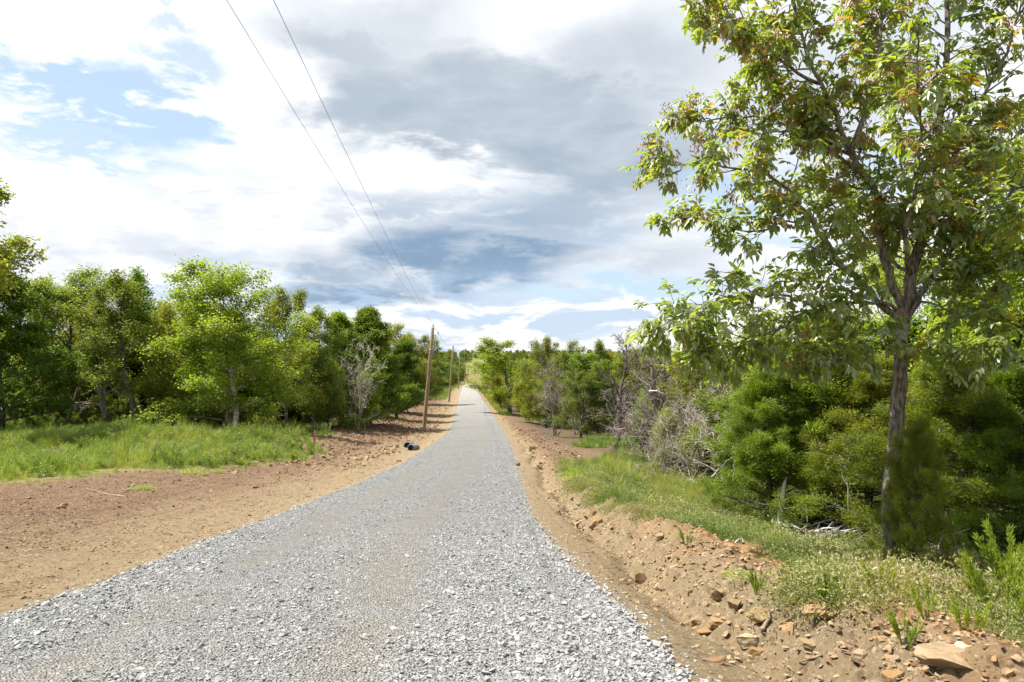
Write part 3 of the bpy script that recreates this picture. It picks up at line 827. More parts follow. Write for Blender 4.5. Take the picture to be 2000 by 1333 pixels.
# ------------------------------------------------------------------ trees
def curve(rng, p, d, L, n, wob, grav=0.0):
    pts = [np.array(p, float)]; d = unit(np.array(d, float))
    for i in range(n):
        d = unit(d + rng.normal(0, wob, 3) + np.array([0, 0, grav]))
        pts.append(pts[-1] + d * L / n)
    return np.array(pts)


def at(pl, t):
    k = t * (len(pl) - 1); i = min(int(k), len(pl) - 2); f = k - i
    return pl[i] * (1 - f) + pl[i + 1] * f, unit(pl[i + 1] - pl[i])


def side_dir(rng, d, ang, azi):
    u = unit(np.cross(d, [0.3, 0.2, 1.0] if abs(d[2]) < .95 else [1, 0, 0])); v = np.cross(d, u)
    return unit(d * math.cos(ang) + (u * math.cos(azi) + v * math.sin(azi)) * math.sin(ang))


def skeleton(seed, H=10, r0=.16, n1=16, t0=.25, shape=None, ang=(75, 35), n2=7, n3=5, l2=.42, l3=.4, wob=.10, grav=.03, lean=(0, 0), multi=1, droop=0.0, ang2=45):
    """trunk(s) > limbs > branches > twigs as polylines with radii; H tall at the origin"""
    rng = np.random.RandomState(seed); limbs = []; twigs = []
    for s in range(multi):
        d0 = unit(np.array([lean[0], lean[1], 1.0]) + (rng.normal(0, .28, 3) * [1, 1, 0] if multi > 1 else 0))
        tr = curve(rng, (rng.normal(0, .12), rng.normal(0, .12), 0) if multi > 1 else (0, 0, 0), d0, H * .96 * (rng.uniform(.7, 1) if multi > 1 else 1), 12, wob * .45, .05)
        rr = r0 * (1 - np.linspace(0, 1, 13) * .93) ** .9 / math.sqrt(multi); limbs.append((tr, rr, 8, 0))
        az = rng.uniform(0, 6.28)
        for i in range(n1):
            t = t0 + (1 - t0) * ((i + rng.rand() * .8) / n1); t = min(t, .985)
            p, d = at(tr, t); az += 2.4 + rng.normal(0, .3)
            u = (t - t0) / (1 - t0)
            L = H * (shape(u) if shape else .36 * math.sqrt(max(.03, 1 - u * u * .9))) * rng.uniform(.75, 1.15)
            a = R_(ang[0] + (ang[1] - ang[0]) * u + rng.normal(0, 8))
            b1 = curve(rng, p, side_dir(rng, d, a, az), L, 6, wob, grav)
            r1 = max(.012, r0 * (1 - t * .85) * .5); limbs.append((b1, r1 * (1 - np.linspace(0, 1, 7) * .88), 5, 1))
            for j in range(n2):
                t2 = .22 + .78 * (j + rng.rand()) / n2; t2 = min(t2, .99)
                p2, d2 = at(b1, t2)
                L2 = max(L * l2 * (1.15 - .6 * t2), .3) * rng.uniform(.7, 1.2)
                b2 = curve(rng, p2, side_dir(rng, d2, R_(ang2 + rng.normal(0, 12)), rng.uniform(0, 6.28)), L2, 4, wob * 1.4, grav - droop)
                limbs.append((b2, max(.007, r1 * .42 * (1 - t2 * .5)) * (1 - np.linspace(0, 1, 5) * .8), 4, 2))
                for k in range(n3):
                    t3 = .15 + .85 * (k + rng.rand()) / n3; t3 = min(t3, .99)
                    p3, d3 = at(b2, t3)
                    b3 = curve(rng, p3, side_dir(rng, d3, R_(42 + rng.normal(0, 14)), rng.uniform(0, 6.28)), max(L2 * l3, .16) * rng.uniform(.7, 1.3), 3, wob * 1.5, -droop)
                    limbs.append((b3, np.linspace(.006, .003, 4), 3, 3)); twigs.append(b3)
                twigs.append(b2[2:])
    return limbs, twigs, rng


def norm_mesh(me_list, H):
    """measure the crown so that copies can be scaled to a height and a width"""
    v = np.concatenate([np.array([x.co for x in m.vertices]) for m in me_list if m])
    return float(np.percentile(v[:, 2], 99.7)), float(np.percentile(np.hypot(v[:, 0], v[:, 1]), 88) * 2)


def on_twigs(twigs, rng, per, bias_sd, power=1.0):
    """random points along every twig, with the twig's direction and a tone shared per twig"""
    A = np.array([np.stack([np.interp(np.linspace(0, len(b) - 1, 4), np.arange(len(b)), b[:, i]) for i in range(3)], -1) for b in twigs])
    n = len(A); t = rng.rand(n, per) ** power * 2.999; i = t.astype(int); f = (t - i)[..., None]
    k = np.arange(n)[:, None]
    p = A[k, i] * (1 - f) + A[k, i + 1] * f; d = A[k, i + 1] - A[k, i]
    d = d / (np.linalg.norm(d, axis=-1, keepdims=True) + 1e-9)
    tone = np.repeat(rng.normal(0, bias_sd, n), per)
    return p.reshape(-1, 3), d.reshape(-1, 3), tone


def rv(rng, n):
    v = rng.normal(size=(n, 3)); return v / np.linalg.norm(v, axis=1, keepdims=True)


def leaves_on(twigs, rng, per, size, asp=.5, jit=.10, droop=.35, mat_=None, name='crown'):
    p, d, tone = on_twigs(twigs, rng, per, .17); n = len(p)
    L = size * rng.uniform(.65, 1.3, n)
    return leaf_mesh(name, p + rng.normal(0, jit, (n, 3)), d * .5 + rv(rng, n) * .9 + [0, 0, -droop], rv(rng, n) * .8 + [0, 0, 1.0], L, L * asp,
                     np.clip(.45 + tone + rng.normal(0, .16, n), 0, 1), mat_)


def spray_on(twigs, rng, per, size, asp, jit, mat_=None):
    """scale-leaved sprays: fine slips that follow their twig"""
    p, d, tone = on_twigs(twigs, rng, per, .20, .7); n = len(p)
    L = size * rng.uniform(.6, 1.5, n)
    return leaf_mesh('crown', p + rng.normal(0, jit, (n, 3)), d * 1.1 + rv(rng, n) * .75 + [0, 0, .22], rv(rng, n), L, L * asp * rng.uniform(.8, 1.4, n),
                     np.clip(.45 + tone + rng.normal(0, .12, n), 0, 1), mat_)


PROTO = {}


def proto(key, limbs, crown, barkm, minlvl=3, thick=1.0):
    tb = Tubes()
    for pl, r, s, lv in limbs:
        if lv <= minlvl: tb.add(pl, np.asarray(r) * thick, s, tint=.5, cap=lv < 2)
    tm = tb.mesh('trunk', barkm)
    H, W = norm_mesh([tm, crown], 0)
    PROTO[key] = (tm, crown, H, W)


def make_protos():
    for i in range(4):
        lb, tw, rng = skeleton(100 + i, H=10, r0=.17, n1=22, t0=.10, n2=8, n3=4, shape=lambda u: .36 * math.sqrt(max(.05, 1 - (u - .35) ** 2 * 1.7)))
        proto('broad%d' % i, lb, leaves_on(tw, rng, 34, .145, .60, .20, mat_=M_LEAF), M_BARK2, 2)
    for i in range(3):
        lb, tw, rng = skeleton(120 + i, H=10, r0=.14, n1=16, t0=.20, n2=6, n3=4, ang=(60, 25), lean=(.16 * (i - 1), .05), wob=.16, shape=lambda u: .30 * math.sqrt(max(.06, 1 - u * .9)))
        proto('airy%d' % i, lb, leaves_on(tw, rng, 36, .125, .55, .18, mat_=M_LEAF), M_BARK, 3)
    for i in range(2):
        lb, tw, rng = skeleton(130 + i, H=14, r0=.19, n1=15, t0=.52, n2=7, n3=4, ang=(65, 30), shape=lambda u: .22 * math.sqrt(max(.06, 1 - u * .9)))
        proto('high%d' % i, lb, leaves_on(tw, rng, 18, .20, .55, .18, mat_=M_LEAF), M_BARK, 3)
    for i in range(3):                    # cone-shaped cedars
        lb, tw, rng = skeleton(140 + i, H=9, r0=.13, n1=46, t0=.07, n2=7, n3=3, ang=(80, 38), shape=lambda u: .27 * (1 - u) ** .75 + .02, l2=.38, grav=.05, wob=.08)
        proto('cedar%d' % i, lb, leaves_on(tw, rng, 30, .19, .26, .13, droop=-.25, mat_=M_CEDAR), M_BARK2, 2)
    for i in range(2):                    # bushy junipers seen close
        lb, tw, rng = skeleton(150 + i, H=5, r0=.10, n1=44, t0=.07, n2=9, n3=5, ang=(82, 30), shape=lambda u: .36 * (1 - u) ** .55 + .04, l2=.36, l3=.5, grav=.06, wob=.12)
        proto('juniper%d' % i, lb, spray_on(tw, rng, 62, .060, .17, .06, mat_=M_CEDAR), M_BARK2, 3)
    for i in range(3):                    # leafless trees
        lb, tw, rng = skeleton(160 + i, H=8, r0=.14, n1=20, t0=.22, n2=9, n3=7, ang=(58, 25), wob=.17, shape=lambda u: .30 * math.sqrt(max(.08, 1 - u * .8)))
        proto('bare%d' % i, lb, None, M_BARK2 if i != 1 else M_TWIG, 3, 1.7)
    for i in range(3):                    # grey brush
        lb, tw, rng = skeleton(170 + i, H=3, r0=.05, n1=9, t0=.08, n2=6, n3=4, multi=4, ang=(50, 30), wob=.22, shape=lambda u: .40 * math.sqrt(max(.1, 1 - u * .7)), l2=.5, l3=.55)
        proto('brush%d' % i, lb, leaves_on(tw, rng, 1, .06, .5, .06, mat_=M_LEAF) if i == 2 else None, M_TWIG, 3, 1.0)
    for i in range(3):                    # leafy shrubs
        lb, tw, rng = skeleton(180 + i, H=3.5, r0=.05, n1=9, t0=.10, n2=6, n3=4, multi=3, ang=(60, 30), wob=.16, shape=lambda u: .36 * math.sqrt(max(.1, 1 - u * .8)))
        proto('shrub%d' % i, lb, leaves_on(tw, rng, 40, .075, .55, .13, mat_=M_LEAF), M_BARK2, 2)


make_protos()
scatter_grass()
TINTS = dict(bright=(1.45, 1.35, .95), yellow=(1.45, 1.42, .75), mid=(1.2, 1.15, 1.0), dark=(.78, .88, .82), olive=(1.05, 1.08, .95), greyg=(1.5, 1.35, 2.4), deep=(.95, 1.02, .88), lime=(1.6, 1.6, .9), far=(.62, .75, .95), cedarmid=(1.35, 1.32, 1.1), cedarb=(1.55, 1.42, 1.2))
TR = np.random.RandomState(77)


def tree(key, X, Y, H, W, label, cat='tree', name=None, tint='mid', group=None, bark=(1, 1, 1), rz=None, sink=.05):
    tm, crown, h0, w0 = PROTO[key]
    e = thing(name or {'b': 'broadleaf_tree', 'a': 'slender_tree', 'h': 'broadleaf_tree', 'c': 'cedar_tree', 'j': 'juniper_tree', 's': 'leafy_shrub'}.get(key[0], 'tree'),
              (X, Y, float(base_z(X, Y)) - sink), label, cat, group, TR.uniform(0, 6.28) if rz is None else rz)
    s = (1.1 * W / w0, 1.1 * W / w0, H / h0)
    j = TR.uniform(.88, 1.12, 3)
    c = TINTS[tint] if isinstance(tint, str) else tint
    for nm, me, col in (('trunk', tm, bark), ('crown', crown, tuple(c[k] * j[k] for k in range(3)))):
        if me is None: continue
        o = link(nm, me, e); o.scale = s; o.color = (*col, 1)
        if nm == 'crown' or (crown is None): o['kind'] = 'stuff' if nm == 'crown' else 'thing'
    return e


def tpx(key, px, Y, top, wpx, label, base=None, **kw):
    """a tree by bearing: base column px at depth Y (or at the ground row BASE), crown top at photograph row TOP, WPX wide"""
    if base is not None: Y = G(px, base).y
    X = (px - 1000) / F * Y
    H = P(px, top, Y).z - float(base_z(X, Y)) + .05
    return tree(key, X, Y, H, wpx * Y / F, label, **kw)


def plant_trees():
    # --- left wood, front rank
    tpx('high0', -78, 36, 325, 185, 'tall broadleaf tree half cut off by the frame, small pale leaves against the sky', tint='bright', bark=(1.2, 1.2, 1.2), rz=1.2)
    tpx('cedar0', 5, 46, 480, 175, 'dark blue-green cedar standing at the far end of the meadow where the photo begins', tint='dark')
    tpx('broad0', 120, 56, 525, 190, 'round mid-green tree topping the wood just beside the dark cedar', tint='mid')
    tpx('broad2', 70, 61, 545, 140, 'mid-green crown filling the skyline between the dark cedar and the round tree', tint='mid')
    tpx('broad0', 195, 63, 572, 140, 'low green crown behind the dark leafless tree', tint='bright')
    tpx('airy0', 130, 50, 590, 150, 'olive shrubby tree with thin greyish crown in front of the round tree', tint='olive')
    tpx('bare1', 208, 51, 596, 80, 'dark leafless tree poking up in the dip of the skyline', tint='olive', name='bare_tree')
    tpx('airy1', 262, 49, 540, 165, 'slender olive tree with a curved dark trunk forking low in its crown', tint='olive', base=None, bark=(.8, .8, .8))
    tpx('broad1', 318, 58, 530, 150, 'deep green round crown rising between the curved tree and the bright tree', tint='deep')
    tpx('broad2', 362, 50, 585, 120, 'small yellow-green tree tucked against the large bright tree', tint='yellow')
    tpx('broad3', 445, 47, 522, 235, 'large bright green tree with the widest crown of the left wood', tint='bright', bark=(1.6, 1.55, 1.5))
    tpx('airy2', 452, 45, 600, 150, 'pale grey trunk leaning to the road beneath the large bright tree', tint='bright', bark=(2.0, 2.0, 1.9), rz=0.0)
    tpx('broad1', 560, 53, 560, 140, 'green tree forming the sloping shoulder beside the large bright tree', tint='bright')
    tpx('airy1', 612, 56, 598, 100, 'thin olive tree with gaps, between the sloping shoulder and the cedars', tint='olive')
    tpx('cedar1', 668, 62, 612, 110, 'bushy dark cedar with a blunt top, next to the pointed cedar', tint='cedarmid')
    tpx('cedar2', 722, 66, 602, 125, 'pointed dark cedar whose tip stands above the whole left tree line', tint='deep')
    tpx('brush2', 695, 60, 662, 105, 'silver-grey half-dead tree in front of the cedars', tint='greyg', name='silvery_tree', bark=(1.5, 1.5, 1.5))
    tpx('shrub0', 640, 58, 705, 110, 'olive leafy shrub under the silver-grey tree', tint='olive', cat='shrub')
    tpx('shrub1', 700, 62, 695, 75, 'yellowish shrub beside the white-tagged post', tint='yellow', cat='shrub')
    tpx('cedar0', 775, 80, 668, 80, 'low dark cedar leaning out over the scraped dirt behind the first utility pole', tint='dark')
    tpx('broad0', 768, 95, 636, 95, 'light green round tree just behind the pointed cedar', tint='bright')
    tpx('broad2', 815, 125, 656, 80, 'mid-green tree whose crown ends at the first utility pole', tint='mid')
    tpx('shrub2', 790, 92, 712, 70, 'grey-green shrub at the wood edge behind the first pole', tint='olive', cat='shrub')
    # yet more of the front rank: low growth under the crowns
    for px, base, top, w, key, t, lab in ((60, 826, 640, 150, 'shrub0', 'dark', 'dark shrub under the blue-green cedar at the meadow edge'),
                                         (170, 830, 650, 130, 'shrub1', 'olive', 'olive shrub between the meadow and the dark leafless tree'),
                                         (235, 832, 690, 110, 'shrub2', 'yellow', 'yellow-green shrub at the foot of the curved slender tree'),
                                         (300, 836, 665, 100, 'cedar1', 'cedarmid', 'small green cedar to the road side of the curved slender tree'),
                                         (372, 838, 690, 100, 'cedar2', 'dark', 'dark young cedar just before the leaning pale trunk'),
                                         (510, 836, 690, 120, 'cedar0', 'deep', 'dark young cedar just past the leaning pale trunk'),
                                         (590, 826, 700, 120, 'cedar1', 'dark', 'dark young cedar beside the olive leafy shrub'),
                                         (110, 815, 700, 120, 'cedar2', 'dark', 'dark young cedar behind the tallest meadow grass')):
        tpx(key, px, None, top, w, lab, base=base, tint=t, cat='shrub' if key[0] == 's' else 'tree')
    # --- left wood, behind the front rank
    g = 'trees deep in the left wood'
    for i in range(70):
        Y = 58 + 190 * (i / 70.0) ** 1.3 + TR.uniform(-3, 3)
        lx = float(np.interp(Y, [45, 60, 80, 110, 200, 330], [-24, -19, -20.5, -22, -30, -36]))
        X = lx - 3 - TR.uniform(0, 1) ** 1.2 * (12 + .35 * Y)
        H = TR.uniform(8.5, 11.0)
        tree(['broad0', 'broad1', 'broad2', 'broad3', 'cedar0', 'airy0', 'cedar2'][TR.randint(0, 7)], X, Y, H, H * TR.uniform(.5, .75),
             'tree standing among others deeper in the wood on the left of the road', tint=['mid', 'deep', 'bright', 'olive', 'dark'][TR.randint(0, 5)], group=g)
    # --- edge trees further down the left verge
    g = 'trees lining the far left verge'
    for i in range(64):
        Y = 135 + 430 * (i / 64.0) ** 1.15
        lx = float(np.interp(Y, [110, 200, 330, 480, 640], [-21, -27, -30, -37, -45]))
        H = TR.uniform(7.5, 10)
        tree('broad%d' % TR.randint(0, 4) if i % 4 else 'cedar1', lx + TR.uniform(-3, .5), Y, H, H * TR.uniform(.6, .9),
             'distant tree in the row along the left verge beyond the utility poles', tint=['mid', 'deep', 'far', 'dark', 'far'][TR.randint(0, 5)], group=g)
    # --- right wood
    tpx('airy1', 996, 100, 661, 125, 'bright yellow-green tree with a dark straight trunk, closest to the road', tint='lime', bark=(.8, .8, .8))
    tpx('shrub0', 979, 112, 722, 42, 'yellowish bush right against the gravel at the road bend', tint='yellow', cat='shrub')
    tpx('broad2', 966, 150, 690, 52, 'small pale green tree where the road slips out of sight', tint='bright')
    tpx('broad3', 1068, 80, 660, 75, 'dark green oak just right of the bright yellow-green tree', tint='deep')
    tpx('broad0', 1105, 78, 668, 75, 'dark green oak in the middle of the right tree row', tint='mid')
    tpx('broad1', 1145, 74, 668, 85, 'dark green oak with the densest crown of the right tree row', tint='deep')
    tpx('broad2', 1135, 64, 726, 85, 'low dark oak standing in front of the right tree row, above the bright grass', tint='dark')
    tpx('brush0', 1085, 66, 696, 85, 'purple-grey leafless brush between the oaks and the bright grass', name='bare_brush', cat='shrub', bark=(.85, .8, .85))
    tpx('shrub1', 1035, 84, 745, 60, 'small yellow-green shrub at the foot of the right oaks', tint='yellow', cat='shrub')
    tpx('airy0', 1207, None, 690, 150, 'forked dark tree with thin foliage standing alone on the grass verge', base=856, tint='olive', bark=(.7, .65, .6), rz=2.1)
    tpx('bare0', 1205, 47, 640, 115, 'leafless upper branches fanning above the forked dark tree', name='bare_tree', bark=(.9, .85, .85))
    tpx('broad0', 1240, 66, 682, 110, 'green tree behind the forked dark tree', tint='mid')
    tpx('broad3', 1310, 60, 690, 120, 'green tree hidden behind the dead brown-grey tree', tint='mid')
    tpx('bare1', 1305, 37, 640, 150, 'dead brown-grey tree with dense bare twigs', name='bare_tree', bark=(.72, .66, .66))
    tpx('bare2', 1285, 40, 672, 120, 'thinner dead tree beside the dead brown-grey tree', name='bare_tree', bark=(.95, .85, .85))
    for k, (px, Y, top, w, lab) in enumerate(((1260, 38, 742, 130, 'purple-grey brush at the foot of the dead trees, nearest the forked tree'), (1330, 34, 728, 140, 'tall purple-grey brush under the dead brown-grey tree'),
                                              (1380, 28, 745, 150, 'pale grey brush where the dry grass meets the junipers'), (1420, 24, 770, 140, 'white-twigged dead brush leaning against the big juniper'),
                                              (1350, 27, 800, 120, 'low grey-green brush behind the tall dry grass'))):
        tpx('brush%d' % (k % 3), px, Y, top, w, lab, name='bare_brush', cat='shrub', tint='greyg' if k == 4 else 'olive', bark=((.8, .74, .76), (.85, .78, .80), (1.1, 1.08, 1.05), (1.5, 1.45, 1.4), (1, 1, .95))[k])
    for k, (px, Y, top, w) in enumerate(((1225, 52, 752, 90), (1275, 46, 735, 110), (1300, 30, 790, 120), (1395, 36, 705, 130), (1440, 30, 700, 130), (1480, 22, 800, 110), (1120, 70, 728, 60), (1170, 66, 735, 70))):
        tpx('brush%d' % (k % 2), px, Y, top, w, 'pale grey leafless brush in the tangle between the forked tree and the junipers', name='bare_brush', cat='shrub', group='leafless brush in the right tangle', bark=((1.1, 1.03, 1.03), (1.0, .92, .95), (1.15, 1.12, 1.08))[k % 3])
    for k, (px, Y, top, w, t) in enumerate(((1250, 44, 770, 80, 'olive'), (1320, 32, 800, 90, 'greyg'), (1405, 27, 760, 110, 'olive'), (1450, 25, 730, 100, 'mid'), (1345, 40, 720, 100, 'mid'), (1470, 20.5, 840, 90, 'olive'))):
        tpx('shrub%d' % (k % 3), px, Y, top, w, 'leafy green shrub mixed into the grey brush of the right tangle', tint=t, cat='shrub', group='green shrubs in the right tangle')
    tpx('airy1', 1385, 33, 655, 130, 'thin olive tree between the dead trees and the big juniper', tint='olive')
    tpx('bare0', 1478, 26, 628, 130, 'dead cedar skeleton rising behind the big juniper', name='bare_tree', bark=(.75, .72, .70))
    tpx('cedar1', 1420, 40, 672, 110, 'dark cedar far behind the dead brush', tint='deep')
    tpx('juniper0', 1590, 18.5, 622, 330, 'big bright green juniper filling the space left of the ash trunk', tint='cedarb', cat='tree', rz=.6)
    tpx('juniper1', 1500, 17.5, 742, 190, 'smaller bright juniper sloping down to the dry grass', tint='cedarb', rz=2.4)
    tpx('juniper1', 1690, 16.5, 700, 230, 'olive-green juniper directly behind the ash trunk', tint='cedarb', rz=4.4)
    tpx('juniper0', 1880, 13.6, 690, 300, 'dark green juniper right of the ash trunk with boughs to the ground', tint='cedarmid', rz=3.3)
    tpx('juniper1', 2010, 12.8, 720, 260, 'dark juniper at the frame edge behind the feathery weeds', tint='cedarmid', rz=1.3)
    tpx('juniper1', 1782, 10.9, 820, 120, 'young juniper growing against the foot of the ash trunk', tint='cedarb', rz=5.1)
    tpx('broad1', 1930, 21, 330, 330, 'leafy broadleaf tree behind the dark junipers', tint='lime')
    tpx('broad2', 2060, 17, 250, 300, 'leafy tree at the frame edge, behind the ash crown', tint='lime')
    tpx('broad3', 1790, 27, 470, 220, 'broadleaf tree seen through the fork of the ash', tint='lime')
    tpx('shrub2', 1560, 24, 640, 160, 'yellow-leaved sapling with drooping twigs poking out above the big juniper', tint='yellow', cat='tree', name='slender_tree')
    g = 'trees deep in the right wood'
    for i in range(60):
        Y = 60 + 200 * (i / 60.0) ** 1.2 + TR.uniform(-3, 3)
        lx = float(np.interp(Y, [60, 95, 200, 330], [11, 5, -3, -9]))
        X = lx + 2 + TR.uniform(0, 1) ** 1.2 * (14 + .45 * Y)
        H = TR.uniform(6.5, 8.8)
        tree(['broad0', 'broad1', 'broad2', 'broad3', 'cedar0', 'airy0', 'bare2'][TR.randint(0, 7)], X, Y, H, H * TR.uniform(.55, .8),
             'tree standing among others deeper in the wood on the right of the road', tint=['mid', 'deep', 'olive', 'dark'][TR.randint(0, 4)], group=g)
    g = 'trees behind the junipers'
    for i in range(14):
        Y = 26 + 2.6 * i; X = (1440 + 620 * TR.rand() - 1000) / F * Y
        H = TR.uniform(6.0, 8.0)
        tree(['broad0', 'cedar1', 'broad2', 'cedar2'][i % 4], X, Y, H, H * .7, 'tree filling the wood behind the row of junipers', tint=['mid', 'deep', 'olive'][i % 3], group=g)
    for i in range(18):
        X = 11.5 + 1.3 * i + TR.uniform(-1, 1); Y = 9 + (i * 7) % 26 + TR.uniform(-1, 1)
        if X / Y < .8: continue
        H = TR.uniform(6.0, 8.5)
        tree(['broad1', 'cedar0', 'broad3'][i % 3], X, Y, H, H * .75, 'tree filling the wood behind the row of junipers', tint=['mid', 'deep', 'bright'][i % 3], group=g)
    g = 'trees lining the far right verge'
    for i in range(26):
        Y = 120 + 430 * (i / 26.0) ** 1.2
        lx = float(xc(Y)) + np.interp(Y, [100, 200, 300, 600], [7.8, 7.2, 7.2, 9])
        H = TR.uniform(6, 8.5)
        tree('broad%d' % TR.randint(0, 4), lx + TR.uniform(0, 4), Y, H, H * TR.uniform(.6, .9),
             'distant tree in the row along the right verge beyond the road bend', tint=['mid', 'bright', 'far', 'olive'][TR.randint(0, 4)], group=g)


plant_trees()


def undergrowth():
    """the tangle of low growth along the feet of both woods"""
    pl = pool('low_growth', [])
    for k, c in (('shrub0', (.75, .8, .8, 1)), ('shrub1', (.95, .9, .8, 1)), ('shrub2', (.6, .7, .7, 1))):
        o = bpy.data.objects.new('low_growth', PROTO[k][1]); o.color = c; pl.objects.link(o)
    Y = np.concatenate([RG.uniform(50, 140, 330), RG.uniform(140, 420, 300), RG.uniform(60, 300, 360)]); n = len(Y)
    lx = np.interp(Y, [45, 60, 80, 110, 200, 330], [-25, -18, -19.5, -21.5, -29, -35]); rx = np.interp(Y, [60, 95, 200, 330], [11, 4.2, -6, -12]) + 1.2
    X = np.where(np.arange(n) < 630, lx - 1 - RG.exponential(4.0, n), rx + 1 + RG.exponential(5.0, n))
    X2 = RG.uniform(-60, -21, 150); Y2 = 50 + RG.exponential(4, 150); X = np.concatenate([X, X2]); Y = np.concatenate([Y, Y2]); n = len(X)
    X3 = RG.uniform(8, 30, 110); Y3 = 18 + X3 * .9 + RG.exponential(7, 110); X = np.concatenate([X, X3 + 4]); Y = np.concatenate([Y, Y3]); n = len(X)
    s = RG.uniform(.3, .75, n)
    scatter('undergrowth', np.stack([X, Y, base_z(X, Y) - .1], -1), np.stack([0 * X, 0 * X, RG.uniform(0, 6.28, n)], -1), np.stack([s, s, s], -1), RG.randint(0, 3, n), RG.rand(n), pl)


undergrowth()


def far_woods():
    pl = pool('far_tree', [])
    for i in range(4):
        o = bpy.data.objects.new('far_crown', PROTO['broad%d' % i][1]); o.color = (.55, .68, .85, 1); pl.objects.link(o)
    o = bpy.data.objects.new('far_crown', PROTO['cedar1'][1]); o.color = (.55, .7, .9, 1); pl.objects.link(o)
    n = 4200
    Y = RG.uniform(300, 1150, n); X = RG.uniform(-1, 1, n) * (60 + .85 * Y)
    d = X - xc(Y)
    open_ = (Y < 830) & (d > -14) & (d < 6)
    near_l = (Y < 420) & (np.abs(d) < 45)
    k = ~(open_ | near_l); X, Y = X[k], Y[k]; n = len(X)
    s = RG.uniform(.75, 1.15, n)
    o = scatter('far_woods', np.stack([X, Y, base_z(X, Y) - 1.0], -1), np.stack([0 * X, 0 * X, RG.uniform(0, 6.28, n)], -1), np.stack([s, s, s * RG.uniform(.85, 1.1, n)], -1), RG.randint(0, 5, n), RG.rand(n), pl)


far_woods()


